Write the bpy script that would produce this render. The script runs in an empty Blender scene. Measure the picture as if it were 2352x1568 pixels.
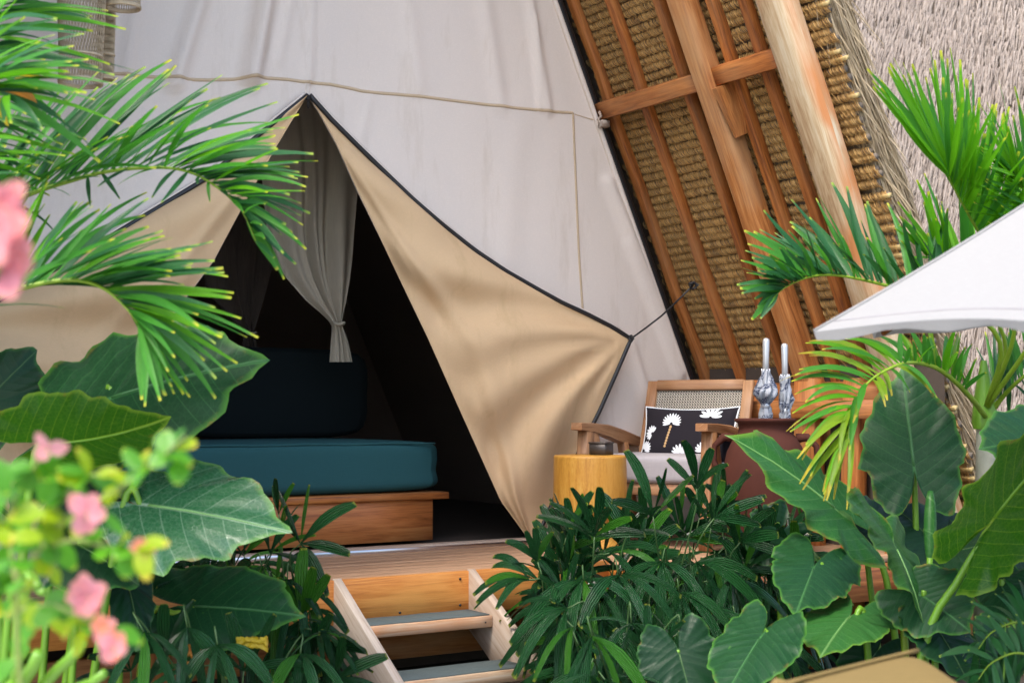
import bpy, math, random
from math import sin, cos, pi, radians, atan, sqrt, exp
from mathutils import Vector as V, noise as mnoise
random.seed(7)
RND = random.Random(11)
scene = bpy.context.scene
COL = scene.collection

# ------------------------------------------------------------------ camera, sky, sun, exposure
FPX = 2352 * 50 / 36          # focal length in the 2352 px wide picture used for measuring
HOR = 940.0                   # row of the horizon
EYE = V((0, 0, 1.45))
PITCH = atan((HOR - 784) / FPX)
cam = bpy.data.cameras.new("camera"); cam.lens = 50; cam.sensor_width = 36
cam.clip_end = 600; cam.clip_start = 0.05
cam.dof.use_dof = True; cam.dof.focus_distance = 7.3; cam.dof.aperture_fstop = 3.2
camo = bpy.data.objects.new("camera", cam); COL.objects.link(camo)
camo.location = EYE; camo.rotation_euler = (pi / 2 + PITCH, 0, 0)
scene.camera = camo

SUN_DIR = V((-0.53 * .52, -0.85 * .52, 0.85)).normalized()   # towards the sun: high, over the left shoulder, behind thin cloud
world = bpy.data.worlds.new("World"); scene.world = world; world.use_nodes = True
wn = world.node_tree
sky = wn.nodes.new("ShaderNodeTexSky"); sky.sky_type = 'NISHITA'; sky.sun_disc = False
sky.sun_elevation = math.asin(SUN_DIR.z)
sky.sun_rotation = math.atan2(SUN_DIR.x, SUN_DIR.y)
sky.air_density = 0.95; sky.dust_density = 2.8; sky.ozone_density = 0.6
wn.nodes["Background"].inputs["Strength"].default_value = 0.15
wn.links.new(sky.outputs[0], wn.nodes["Background"].inputs["Color"])
sun = bpy.data.lights.new("sun", 'SUN'); sun.energy = 0.9; sun.angle = radians(10)
sun.color = (1.0, 0.95, 0.86)
suno = bpy.data.objects.new("sun", sun); COL.objects.link(suno)
suno.rotation_euler = SUN_DIR.to_track_quat('Z', 'Y').to_euler()
suno.location = (0, 0, 12)
scene.view_settings.view_transform = 'Standard'; scene.view_settings.look = 'None'
scene.view_settings.gamma = 1.0; scene.view_settings.use_curve_mapping = False
scene.view_settings.exposure = 1.75
scene.cycles.max_bounces = 10; scene.cycles.diffuse_bounces = 6
scene.cycles.transparent_max_bounces = 12; scene.cycles.sample_clamp_indirect = 6

# ------------------------------------------------------------------ measuring helpers
FWD = V((0, cos(PITCH), sin(PITCH))); UPV = V((0, -sin(PITCH), cos(PITCH))); Z = V((0, 0, 1))
def ray(x, y): return V((1, 0, 0)) * ((x - 1176) / FPX) + UPV * ((784 - y) / FPX) + FWD
def at(x, y, D): d = ray(x, y); return EYE + d * (D / d.y)
def onz(x, y, z): d = ray(x, y); return EYE + d * ((z - EYE.z) / d.z)
TH = radians(33)
U = V((cos(TH), sin(TH), 0)); NI = V((-sin(TH), cos(TH), 0))   # along the tent front / into the tent
DECK = 0.7
OO = onz(900, 1262, DECK); OO.z = 0
def T(s, t, z): return OO + U * s - NI * t + Z * z             # s along front, t towards the garden, z up
def tp(x, y, t=0.0): d = ray(x, y); return EYE + d * ((-t - (EYE - OO).dot(NI)) / d.dot(NI))
def loc(p): q = p - OO; return q.dot(U), -q.dot(NI), p.z
KS = -0.449; S0 = 2.466; SC = -0.506
def sedge(z): return S0 + KS * (z - DECK)
def sedgel(z): return 2 * SC - sedge(z)
RN = (U - Z * KS).normalized(); RW = (Z + U * KS).normalized()  # roof normal (out), roof slope (up)
RP0 = T(S0 + 0.1, 0, DECK)
def roofpt(t, w, o=0.0): return RP0 - NI * t + RW * w + RN * o
RNL = (-U - Z * KS).normalized(); RWL = (Z - U * KS).normalized()
RP0L = T(2 * SC - S0 - 0.1, 0, DECK)
def roofptl(t, w, o=0.0): return RP0L - NI * t + RWL * w + RNL * o
RIDGE = DECK + (S0 - SC) / -KS

def lerp(a, b, k): return a + (b - a) * k
def sstep(a, b, x):
    x = max(0.0, min(1.0, (x - a) / (b - a))); return x * x * (3 - 2 * x)
def interp(tab, x):
    if x <= tab[0][0]: return tab[0][1]
    for (a, va), (b, vb) in zip(tab, tab[1:]):
        if x <= b: return va + (vb - va) * ((x - a) / (b - a))
    return tab[-1][1]
def spline(pts, k):
    """Catmull-Rom through Vector points, k in 0..1"""
    n = len(pts) - 1; f = max(0.0, min(0.99999, k)) * n; i = int(f); f -= i
    p1, p2 = pts[i], pts[i + 1]
    p0 = pts[i - 1] if i > 0 else p1 * 2 - p2
    p3 = pts[i + 2] if i + 2 <= n else p2 * 2 - p1
    return 0.5 * (p1 * 2 + (p2 - p0) * f + (p0 * 2 - p1 * 5 + p2 * 4 - p3) * f * f + (p1 * 3 - p0 - p2 * 3 + p3) * f ** 3)
def pxs(pts): return [at(*p) for p in pts]

# ------------------------------------------------------------------ mesh helpers
class B:
    def __init__(s): s.v = []; s.f = []; s.uv = []; s.mi = []
    def add(s, vs, fs, uvs=None, mi=0):
        o = len(s.v); s.v += [V(p) for p in vs]; s.f += [tuple(i + o for i in f) for f in fs]
        s.uv += list(uvs) if uvs else [(p[0], p[2]) for p in vs]; s.mi += [mi] * len(fs)
        return s
ROOTLOC = {}
def root_of(o):
    while o.parent: o = o.parent
    return o
def mesh_of(name, b, mats, base=V((0, 0, 0)), smooth=True):
    me = bpy.data.meshes.new(name)
    me.from_pydata([tuple(p - base) for p in b.v], [], b.f)
    uvl = me.uv_layers.new(name="UVMap")
    li = [0] * len(me.loops); me.loops.foreach_get("vertex_index", li)
    flat = []
    for i in li: flat += b.uv[i]
    uvl.data.foreach_set("uv", flat)
    for m in (mats if isinstance(mats, (list, tuple)) else [mats]): me.materials.append(m)
    me.polygons.foreach_set("material_index", b.mi)
    me.polygons.foreach_set("use_smooth", [smooth] * len(me.polygons))
    me.update(); return me
def tag(o, label=None, cat=None, group=None, kind=None):
    if label: o["label"] = label
    if cat: o["category"] = cat
    if group: o["group"] = group
    if kind: o["kind"] = kind
    return o
def obj(name, b, mats, parent=None, smooth=True, base=None, **kw):
    bs = V(base) if base is not None else (root_of(parent).location.copy() if parent else V((0, 0, 0)))
    o = bpy.data.objects.new(name, mesh_of(name, b, mats, bs, smooth)); COL.objects.link(o)
    if parent: o.parent = parent
    else: o.location = bs
    return tag(o, **kw)
def place(name, me, parent, p, rot=None):
    """shared mesh as a part (or sub-part) at world point p"""
    o = bpy.data.objects.new(name, me); COL.objects.link(o); o.parent = parent
    o.location = p - root_of(parent).location
    if rot is not None: o.rotation_euler = rot
    return o
def thing(name, label, cat, p=(0, 0, 0), group=None):
    o = bpy.data.objects.new(name, None); COL.objects.link(o); o.location = p; o.empty_display_size = 0.1
    return tag(o, label, cat, group)
def frame(d, up=Z):
    d = d.normalized(); a = d.cross(up)
    if a.length < 1e-4: a = d.cross(V((1, 0, 0)))
    a.normalize(); return a, a.cross(d).normalized()
def tube(b, pts, rad, n=8, cap=True, uvs=1.0, mi=0):
    m = len(pts); vs, uv, fs = [], [], []; L = 0
    a0 = None
    for i, p in enumerate(pts):
        d = pts[min(i + 1, m - 1)] - pts[max(i - 1, 0)]
        if a0 is None: a, c = frame(d, Z if abs(d.normalized().z) < 0.9 else V((0, 1, 0)))
        else:
            dn = d.normalized(); a = (a0 - dn * a0.dot(dn)).normalized(); c = a.cross(dn)
        a0 = a
        r = rad(i / (m - 1)) if callable(rad) else rad
        if i: L += (p - pts[i - 1]).length
        for k in range(n):
            an = 2 * pi * k / n
            vs.append(p + a * (cos(an) * r) + c * (sin(an) * r)); uv.append((L * uvs, k / n * 2 * pi * r))
    for i in range(m - 1):
        for k in range(n):
            fs.append((i * n + k, i * n + (k + 1) % n, (i + 1) * n + (k + 1) % n, (i + 1) * n + k))
    if cap: fs += [tuple(range(n - 1, -1, -1)), tuple(range((m - 1) * n, m * n))]
    b.add(vs, fs, uv, mi); return b
def beam(b, p0, p1, A, a, C, c, seg=6, wob=0.0, bev=0.12, rng=RND, mi=0, taper=1.0):
    """timber from p0 to p1; half sizes a, c along unit axes A, C; eased edges, slight hand-made wobble"""
    e = bev * min(a, c)
    prof = [(-a + e, -c), (a - e, -c), (a, -c + e), (a, c - e), (a - e, c), (-a + e, c), (-a, c - e), (-a, -c + e)]
    per = [0]
    for i in range(8):
        q, r = prof[i], prof[(i + 1) % 8]; per.append(per[-1] + math.hypot(q[0] - r[0], q[1] - r[1]))
    vs, fs, uv = [], [], []; L = (p1 - p0).length; o = rng.random() * 30
    for i in range(seg + 1):
        k = i / seg; p = p0.lerp(p1, k)
        if 0 < i < seg: p = p + A * rng.uniform(-wob, wob) + C * rng.uniform(-wob, wob)
        sc = lerp(1, taper, k) * (1 + (rng.uniform(-wob, wob) * 4 if wob else 0))
        for j in range(9):
            q = prof[j % 8]; vs.append(p + A * (q[0] * sc) + C * (q[1] * sc)); uv.append((o + k * L, o + per[j]))
    for i in range(seg):
        for j in range(8): fs.append((i * 9 + j, i * 9 + j + 1, i * 9 + 10 + j, i * 9 + 9 + j))
    fs += [tuple(range(7, -1, -1)), tuple(seg * 9 + j for j in range(8))]
    b.add(vs, fs, uv, mi); return b
def boxw(b, c, A, a, Bv, bb, C, cc, bev=0.1, mi=0):
    return beam(b, c - Bv * bb, c + Bv * bb, A, a, C, cc, seg=1, bev=bev, mi=mi)
def grid(b, fn, nu, nv, uvf=None, mi=0):
    vs, uv, fs = [], [], []
    for j in range(nv + 1):
        for i in range(nu + 1):
            a, c = i / nu, j / nv; vs.append(fn(a, c)); uv.append(uvf(a, c) if uvf else (a, c))
    for j in range(nv):
        for i in range(nu):
            k = j * (nu + 1) + i; fs.append((k, k + 1, k + nu + 2, k + nu + 1))
    b.add(vs, fs, uv, mi); return b
def lathe(b, c, prof, n=32, A=V((1, 0, 0)), C=V((0, 1, 0)), ax=Z, fn=None, mi=0):
    vs, uv, fs = [], [], []
    for j, (r, h) in enumerate(prof):
        for i in range(n + 1):
            an = 2 * pi * i / n; rr = fn(r, an, h) if fn else r
            vs.append(c + A * (cos(an) * rr) + C * (sin(an) * rr) + ax * h); uv.append((an * max(r, .05), h))
    for j in range(len(prof) - 1):
        for i in range(n):
            k = j * (n + 1) + i; fs.append((k, k + 1, k + n + 2, k + n + 1))
    b.add(vs, fs, uv, mi); return b
def strand(b, pts, w, side, mi=0, u0=0.0):
    vs, uv, fs = [], [], []; m = len(pts)
    for i, p in enumerate(pts):
        k = i / (m - 1); ww = w * (1 - 0.75 * k)
        vs += [p - side * ww, p + side * ww]; uv += [(u0, k), (u0 + .01, k)]
    for i in range(m - 1): fs.append((2 * i, 2 * i + 1, 2 * i + 3, 2 * i + 2))
    b.add(vs, fs, uv, mi)

# ------------------------------------------------------------------ materials
def newmat(name):
    m = bpy.data.materials.new(name); m.use_nodes = True
    nt = m.node_tree; return m, nt, nt.nodes["Principled BSDF"]
def nd(nt, t, **kw):
    n = nt.nodes.new("ShaderNode" + t)
    for k, v in kw.items():
        if hasattr(n, k): setattr(n, k, v)
        else: n.inputs[k.replace("_", " ")].default_value = v
    return n
def lk(nt, a, b): nt.links.new(a, b)
def ramp(nt, fac, stops):
    r = nt.nodes.new("ShaderNodeValToRGB"); e = r.color_ramp.elements
    while len(e) < len(stops): e.new(0.5)
    for k, (p, c) in enumerate(stops): e[k].position = p; e[k].color = (*c, 1) if len(c) == 3 else c
    lk(nt, fac, r.inputs[0]); return r.outputs[0]
def mathn(nt, op, a, b=None, c=None, clamp=False):
    n = nt.nodes.new("ShaderNodeMath"); n.operation = op; n.use_clamp = clamp
    for i, x in enumerate((a, b, c)):
        if x is None: continue
        if isinstance(x, (int, float)): n.inputs[i].default_value = x
        else: lk(nt, x, n.inputs[i])
    return n.outputs[0]
def mixc(nt, fac, a, b, mode='MIX'):
    n = nt.nodes.new("ShaderNodeMix"); n.data_type = 'RGBA'; n.blend_type = mode
    for i, x in ((0, fac), (6, a), (7, b)):
        if isinstance(x, (int, float)): n.inputs[i].default_value = x
        elif isinstance(x, tuple): n.inputs[i].default_value = (*x, 1) if len(x) == 3 else x
        else: lk(nt, x, n.inputs[i])
    return n.outputs[2]
def uvnode(nt): return nt.nodes.new("ShaderNodeTexCoord").outputs["UV"]
def mapping(nt, vec, scale, rnd=0.0):
    m = nt.nodes.new("ShaderNodeMapping"); m.inputs["Scale"].default_value = scale; lk(nt, vec, m.inputs[0])
    if rnd:
        oi = nt.nodes.new("ShaderNodeObjectInfo"); cb = nt.nodes.new("ShaderNodeCombineXYZ")
        k = mathn(nt, 'MULTIPLY', oi.outputs["Random"], rnd)
        for i in range(3): lk(nt, k, cb.inputs[i])
        lk(nt, cb.outputs[0], m.inputs["Location"])
    return m.outputs[0]
def noise(nt, vec, scale, detail=4, rough=.55, dist=0.0):
    n = nt.nodes.new("ShaderNodeTexNoise"); n.inputs["Scale"].default_value = scale; n.inputs["Detail"].default_value = detail
    n.inputs["Roughness"].default_value = rough; n.inputs["Distortion"].default_value = dist
    if vec is not None: lk(nt, vec, n.inputs["Vector"])
    return n.outputs["Fac"]
def bump(nt, bs, h, strength, dist=0.01):
    n = nt.nodes.new("ShaderNodeBump"); n.inputs["Strength"].default_value = strength; n.inputs["Distance"].default_value = dist
    lk(nt, h, n.inputs["Height"]); lk(nt, n.outputs[0], bs.inputs["Normal"])
def objrand(nt): return nt.nodes.new("ShaderNodeObjectInfo").outputs["Random"]

def wood(name, dark, mid, light, rough=.6, stain=None, stainamt=.5, gx=1.0, gy=16.0):
    m, nt, bs = newmat(name); uv = uvnode(nt)
    g = noise(nt, mapping(nt, uv, (gx, gy, 1), 37), 2.2, 6, .6, .9)
    f = noise(nt, mapping(nt, uv, (gx * 3, gy * 9, 1), 11), 3.0, 3, .6)
    big = noise(nt, mapping(nt, uv, (1.1, 3, 1), 53), 1.4, 3)
    c = ramp(nt, mathn(nt, 'ADD', mathn(nt, 'MULTIPLY', g, .66), mathn(nt, 'MULTIPLY', f, .34)), [(.38, dark), (.5, mid), (.62, light)])
    c = mixc(nt, mathn(nt, 'MULTIPLY', objrand(nt), .22), c, tuple(x * .55 for x in mid))
    if stain: c = mixc(nt, mathn(nt, 'MULTIPLY', ramp(nt, big, [(.45, (0, 0, 0)), (.65, (1, 1, 1))]), stainamt), c, stain)
    k = noise(nt, mapping(nt, uv, (2.2, 9, 1), 71), 1.0, 1)
    c = mixc(nt, mathn(nt, 'MULTIPLY', ramp(nt, k, [(.76, (0, 0, 0)), (.8, (1, 1, 1))]), .7), c, tuple(x * .3 for x in dark))
    lk(nt, c, bs.inputs["Base Color"]); bs.inputs["Roughness"].default_value = rough
    bump(nt, bs, f, .25, .004); return m
def cloth(name, base, var, weave=900, rough=.9, mott=.5, stain=None, sheen=0.0, bstr=.25, trans=0.0):
    m, nt, bs = newmat(name); oc = nt.nodes.new("ShaderNodeTexCoord").outputs["Object"]
    big = noise(nt, mapping(nt, oc, (1, 1, 1)), 1.6, 5, .6)
    c = mixc(nt, mathn(nt, 'MULTIPLY', ramp(nt, big, [(.35, (0, 0, 0)), (.7, (1, 1, 1))]), mott), base, var)
    if stain:
        st = noise(nt, mapping(nt, oc, (3, 3, .6)), 2.3, 5, .7)
        c = mixc(nt, mathn(nt, 'MULTIPLY', ramp(nt, st, [(.54, (0, 0, 0)), (.72, (1, 1, 1))]), .5), c, stain)
    w1 = noise(nt, mapping(nt, oc, (1, 1, .12)), weave * .5, 2); w2 = noise(nt, mapping(nt, oc, (.12, .12, 1)), weave * .5, 2)
    w = mathn(nt, 'ADD', w1, w2)
    c = mixc(nt, mathn(nt, 'MULTIPLY', ramp(nt, w, [(.8, (0, 0, 0)), (1.15, (1, 1, 1))]), .18), c, tuple(x * .72 for x in base))
    lk(nt, c, bs.inputs["Base Color"]); bs.inputs["Roughness"].default_value = rough
    bs.inputs["Sheen Weight"].default_value = sheen; bs.inputs["Specular IOR Level"].default_value = .2
    bump(nt, bs, w, bstr, .002)
    if trans:
        tr = nd(nt, "BsdfTranslucent"); lk(nt, c, tr.inputs["Color"]); mx = nd(nt, "MixShader"); mx.inputs[0].default_value = trans
        lk(nt, bs.outputs[0], mx.inputs[1]); lk(nt, tr.outputs[0], mx.inputs[2]); lk(nt, mx.outputs[0], nt.nodes["Material Output"].inputs[0])
    return m
def plain(name, c, rough=.5, metal=0.0, var=.25, scale=30, bstr=.1, spec=.5):
    m, nt, bs = newmat(name); oc = nt.nodes.new("ShaderNodeTexCoord").outputs["Object"]
    n = noise(nt, oc, scale, 5, .6); lk(nt, mixc(nt, n, tuple(x * (1 - var) for x in c), tuple(min(1, x * (1 + var)) for x in c)), bs.inputs["Base Color"])
    bs.inputs["Roughness"].default_value = rough; bs.inputs["Metallic"].default_value = metal; bs.inputs["Specular IOR Level"].default_value = spec
    bump(nt, bs, n, bstr, .003); return m
def addtrans(nt, bs, col, amt):
    tr = nd(nt, "BsdfTranslucent"); lk(nt, col, tr.inputs["Color"]); mx = nd(nt, "MixShader"); mx.inputs[0].default_value = amt
    lk(nt, bs.outputs[0], mx.inputs[1]); lk(nt, tr.outputs[0], mx.inputs[2]); lk(nt, mx.outputs[0], nt.nodes["Material Output"].inputs[0])
def earleaf(name, c1, c2, vein, edge, rough=.33, trans=.22, freq=6.5, vw=.06, spec=.5):
    """broad arrow-shaped leaf: uv.x along midrib (0 base, 1 tip), uv.y sideways"""
    m, nt, bs = newmat(name); uv = uvnode(nt); sp = nd(nt, "SeparateXYZ"); lk(nt, uv, sp.inputs[0])
    x, y = sp.outputs[0], sp.outputs[1]; ay = mathn(nt, 'ABSOLUTE', y)
    q = mathn(nt, 'SUBTRACT', x, mathn(nt, 'ADD', mathn(nt, 'MULTIPLY', ay, .42), mathn(nt, 'MULTIPLY', mathn(nt, 'MULTIPLY', ay, ay), .35)))
    ph = mathn(nt, 'FRACT', mathn(nt, 'MULTIPLY', mathn(nt, 'ADD', q, 3), freq))
    tri = mathn(nt, 'MULTIPLY', mathn(nt, 'ABSOLUTE', mathn(nt, 'SUBTRACT', ph, .5)), 2)       # 1 on a vein
    vm = ramp(nt, tri, [(1 - vw * 2, (0, 0, 0)), (1 - vw * .5, (1, 1, 1))])
    mid = ramp(nt, ay, [(.008, (1, 1, 1)), (.022, (0, 0, 0))])
    vv = mathn(nt, 'MAXIMUM', mathn(nt, 'MULTIPLY', vm, .42), mid)
    n = noise(nt, mapping(nt, uv, (1, 1, 1), 19), 3.0, 5); nf = noise(nt, mapping(nt, uv, (1, 1, 1), 5), 26, 4)
    c = mixc(nt, n, c1, c2); c = mixc(nt, mathn(nt, 'MULTIPLY', nf, .25), c, tuple(k * .6 for k in c1))
    c = mixc(nt, mathn(nt, 'MULTIPLY', objrand(nt), .3), c, tuple(k * .6 for k in c2))
    spot = noise(nt, mapping(nt, uv, (1, 1, 1), 43), 9, 2)
    c = mixc(nt, ramp(nt, spot, [(.74, (0, 0, 0)), (.78, (.5, .5, .5))]), c, tuple(k * .8 for k in edge))
    at_ = nd(nt, "Attribute"); at_.attribute_name = "rim"
    c = mixc(nt, mathn(nt, 'MULTIPLY', ramp(nt, at_.outputs["Fac"], [(.93, (0, 0, 0)), (1, (1, 1, 1))]), .6), c, edge)
    vo = nd(nt, "TexVoronoi"); vo.feature = 'DISTANCE_TO_EDGE'; vo.inputs["Scale"].default_value = 24; lk(nt, mapping(nt, uv, (1, 1, 1), 29), vo.inputs["Vector"])
    ret = ramp(nt, vo.outputs["Distance"], [(.0, (1, 1, 1)), (.09, (0, 0, 0))])
    c = mixc(nt, mathn(nt, 'MULTIPLY', ret, .16), c, vein)
    br = noise(nt, mapping(nt, uv, (1, 1, 1), 61), 5.5, 6, .7)
    c = mixc(nt, mathn(nt, 'MULTIPLY', ramp(nt, br, [(.70, (0, 0, 0)), (.73, (1, 1, 1))]), .55), c, (.16, .10, .03))
    rb = mathn(nt, 'MULTIPLY', ramp(nt, at_.outputs["Fac"], [(.90, (0, 0, 0)), (1, (1, 1, 1))]), ramp(nt, br, [(.56, (0, 0, 0)), (.62, (1, 1, 1))]))
    c = mixc(nt, mathn(nt, 'MULTIPLY', rb, .8), c, (.22, .13, .03))
    c = mixc(nt, vv, c, vein)
    lk(nt, c, bs.inputs["Base Color"]); bs.inputs["Specular IOR Level"].default_value = spec
    lk(nt, mathn(nt, 'ADD', mathn(nt, 'MULTIPLY', nf, .25), rough - .1), bs.inputs["Roughness"])
    h = mathn(nt, 'SUBTRACT', mathn(nt, 'MULTIPLY', mathn(nt, 'POWER', tri, 2.0), -.55), mathn(nt, 'MULTIPLY', n, .5))
    h = mathn(nt, 'SUBTRACT', mathn(nt, 'ADD', h, mathn(nt, 'MULTIPLY', nf, .15)), mathn(nt, 'MULTIPLY', ret, .12))
    bump(nt, bs, h, .20, .010); addtrans(nt, bs, c, trans); return m
def blade(name, c1, c2, tip, rough=.36, trans=.3, ribs=9.0, spec=.5, tipat=.93, rib=.35):
    m, nt, bs = newmat(name); uv = uvnode(nt); sp = nd(nt, "SeparateXYZ"); lk(nt, uv, sp.inputs[0])
    x, y = sp.outputs[0], sp.outputs[1]
    n = noise(nt, mapping(nt, uv, (3, .8, 1), 23), 2, 4); st = noise(nt, mapping(nt, uv, (.7, 9, 1), 7), 4, 3)
    c = mixc(nt, n, c1, c2); c = mixc(nt, mathn(nt, 'MULTIPLY', st, .35), c, tuple(k * .6 for k in c1))
    r = objrand(nt)
    c = mixc(nt, mathn(nt, 'MULTIPLY', r, .45), c, tuple(k * f for k, f in zip(c2, (1.15, 1.0, .8))))
    tm = ramp(nt, mathn(nt, 'ADD', x, mathn(nt, 'MULTIPLY', mathn(nt, 'SUBTRACT', n, .5), .12)), [(tipat, (0, 0, 0)), (tipat + .05, (1, 1, 1))])
    c = mixc(nt, tm, c, tip)
    lk(nt, c, bs.inputs["Base Color"]); bs.inputs["Roughness"].default_value = rough; bs.inputs["Specular IOR Level"].default_value = spec
    w = mathn(nt, 'SINE', mathn(nt, 'MULTIPLY', y, ribs * pi))
    bump(nt, bs, mathn(nt, 'ADD', w, mathn(nt, 'MULTIPLY', st, .6)), rib, .004); addtrans(nt, bs, c, trans); return m
def thatch(name, cols, rough=.85):
    """dry grass strands: uv.x is random per strand, uv.y runs root to tip"""
    m, nt, bs = newmat(name); uv = uvnode(nt); sp = nd(nt, "SeparateXYZ"); lk(nt, uv, sp.inputs[0])
    w = nd(nt, "TexWhiteNoise"); w.noise_dimensions = '1D'; lk(nt, mathn(nt, 'FLOOR', mathn(nt, 'MULTIPLY', sp.outputs[0], 997)), w.inputs["W"])
    k = len(cols) - 1
    c = ramp(nt, w.outputs["Value"], [(i / k, x) for i, x in enumerate(cols)])
    lk(nt, c, bs.inputs["Base Color"]); bs.inputs["Roughness"].default_value = rough; bs.inputs["Specular IOR Level"].default_value = .25
    addtrans(nt, bs, c, .12); return m

MT = {}
MT['canvas'] = cloth('canvas', (.77, .675, .59), (.72, .64, .575), mott=.6, stain=(.58, .48, .38))
MT['flap'] = cloth('tan_canvas', (.70, .485, .275), (.64, .445, .26), mott=.5, stain=(.52, .35, .18))
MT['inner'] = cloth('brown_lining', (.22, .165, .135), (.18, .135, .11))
MT['tape'] = cloth('seam_tape', (.58, .44, .29), (.52, .40, .28))
MT['black'] = plain('black_zip', (.012, .012, .014), .45)
MT['dark'] = plain('dark_boards_and_shade', (.06, .045, .035), .8)  # floor and wall boards, also the sheet of shade under the deck
MT['teak'] = wood('teak', (.13, .035, .008), (.32, .10, .022), (.46, .18, .05), .5, stain=(.36, .13, .035))
MT['rafter'] = wood('rafter_wood', (.13, .034, .006), (.37, .115, .020), (.53, .195, .042), .6, stain=(.36, .18, .07), stainamt=.5)
MT['beamw'] = wood('beam_wood', (.22, .066, .014), (.44, .16, .038), (.58, .27, .085), .65, stain=(.46, .27, .13), stainamt=.7)
MT['logw'] = wood('pale_log', (.42, .25, .12), (.60, .44, .26), (.70, .58, .40), .7, stain=(.56, .19, .045), stainamt=.85, gy=9)
MT['deckw'] = wood('weathered_deck', (.22, .115, .06), (.38, .22, .125), (.48, .31, .19), .7, gx=.8, gy=26)
MT['fascia'] = wood('orange_fascia', (.32, .10, .015), (.52, .19, .032), (.64, .28, .065), .5, stain=(.66, .32, .08), stainamt=.6)
MT['palewood'] = wood('limewashed_board', (.34, .26, .20), (.47, .39, .32), (.55, .48, .41), .7, stain=(.33, .20, .12), stainamt=.5)
MT['tread'] = wood('worn_tread', (.34, .17, .08), (.48, .34, .22), (.54, .44, .33), .75, stain=(.5, .19, .06), stainamt=.8)
MT['grip'] = plain('grip_sheet', (.065, .088, .090), .85, var=.3, scale=120, bstr=.4)
MT['alu'] = plain('aluminium', (.75, .75, .78), .3, 1.0, var=.08)
MT['bedw'] = wood('bed_panel', (.24, .070, .016), (.44, .145, .036), (.54, .22, .065), .5, gx=.8, gy=11)
MT['teal'] = cloth('teal_fabric', (.022, .088, .094), (.018, .072, .079), weave=500, mott=.5)
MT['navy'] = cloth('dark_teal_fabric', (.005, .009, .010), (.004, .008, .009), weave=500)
MT['chairw'] = wood('chair_wood', (.17, .065, .022), (.35, .155, .06), (.48, .26, .125), .55, stain=(.42, .25, .14), stainamt=.6)
MT['linen'] = cloth('grey_linen', (.36, .335, .35), (.31, .29, .305), weave=260, mott=.5, bstr=.5)
MT['cane'] = plain('cane', (.60, .55, .46), .7, var=.2, scale=90)
MT['pillow'] = cloth('black_cotton', (.018, .015, .02), (.014, .012, .016), weave=500)
MT['embro'] = plain('white_embroidery', (.72, .75, .78), .8, var=.1, scale=300, bstr=.3)
MT['embrotan'] = plain('tan_embroidery', (.48, .30, .14), .8, var=.15, scale=300, bstr=.3)
MT['stool'] = wood('yellow_block_wood', (.40, .17, .022), (.58, .29, .042), (.66, .38, .08), .5, stain=(.48, .22, .03), stainamt=.6, gx=16, gy=1.6)
MT['gunmetal'] = plain('dark_metal', (.07, .06, .055), .45, .5)
MT['clay'] = plain('clay', (.066, .019, .012), .85, var=.4, scale=7, bstr=.25, spec=.25)
MT['silver'] = plain('silver_plastic', (.55, .57, .60), .35, .55, var=.06)
MT['white'] = cloth('parasol_cloth', (.345, .34, .33), (.325, .32, .31), weave=700, mott=.4, trans=.12)
MT['mustard'] = cloth('mustard_cloth', (.20, .14, .05), (.18, .128, .045), weave=600, mott=.4)
MT['soil'] = plain('soil', (.045, .034, .024), .95, var=.5, scale=14, bstr=.8)
MT['net'] = None
def mk_net(name, ca, cb):
    m, nt, bs = newmat(name); oc = nt.nodes.new("ShaderNodeTexCoord").outputs["Object"]
    st = noise(nt, mapping(nt, oc, (1, 1, .06)), 160, 3, .7)
    lk(nt, mixc(nt, st, ca, cb), bs.inputs["Base Color"]); bs.inputs["Roughness"].default_value = .9
    tr = nd(nt, "BsdfTransparent"); mx = nd(nt, "MixShader")
    lk(nt, mathn(nt, 'ADD', mathn(nt, 'MULTIPLY', st, .45), .10), mx.inputs[0])
    lk(nt, bs.outputs[0], mx.inputs[1]); lk(nt, tr.outputs[0], mx.inputs[2]); lk(nt, mx.outputs[0], nt.nodes["Material Output"].inputs[0])
    return m
MT['net'] = mk_net('curtain_gauze', (.44, .38, .28), (.64, .57, .45)); MT['netdark'] = mk_net('dim_gauze', (.07, .055, .045), (.12, .095, .08))  # second gauze has the dimness deeper inside put into its colour
def mk_foil():
    m, nt, bs = newmat('umbrella_cloth'); uv = uvnode(nt); sp = nd(nt, "SeparateXYZ"); lk(nt, uv, sp.inputs[0])
    n = noise(nt, mapping(nt, uv, (8, 8, 1), 5), 2.0, 3, .6, .5)
    w = mathn(nt, 'SINE', mathn(nt, 'ADD', mathn(nt, 'ADD', mathn(nt, 'MULTIPLY', sp.outputs[0], 28), mathn(nt, 'MULTIPLY', sp.outputs[1], 70)), mathn(nt, 'MULTIPLY', n, 16)))
    lk(nt, ramp(nt, w, [(.40, (.33, .35, .39)), (.58, (.20, .22, .27)), (.66, (.012, .02, .055)), (.92, (.018, .03, .08)), (1, (.30, .32, .37))]), bs.inputs["Base Color"])
    bs.inputs["Metallic"].default_value = .15; bs.inputs["Roughness"].default_value = .42
    bump(nt, bs, noise(nt, mapping(nt, uv, (70, 14, 1), 9), 2, 3), .8, .012); return m
MT['foil'] = mk_foil()
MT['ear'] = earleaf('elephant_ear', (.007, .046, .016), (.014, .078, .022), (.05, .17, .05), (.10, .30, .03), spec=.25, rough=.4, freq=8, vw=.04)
MT['earlight'] = earleaf('elephant_ear_light', (.022, .125, .024), (.036, .165, .028), (.15, .32, .10), (.22, .42, .04), trans=.28, spec=.28, rough=.4, freq=8, vw=.035)
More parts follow.
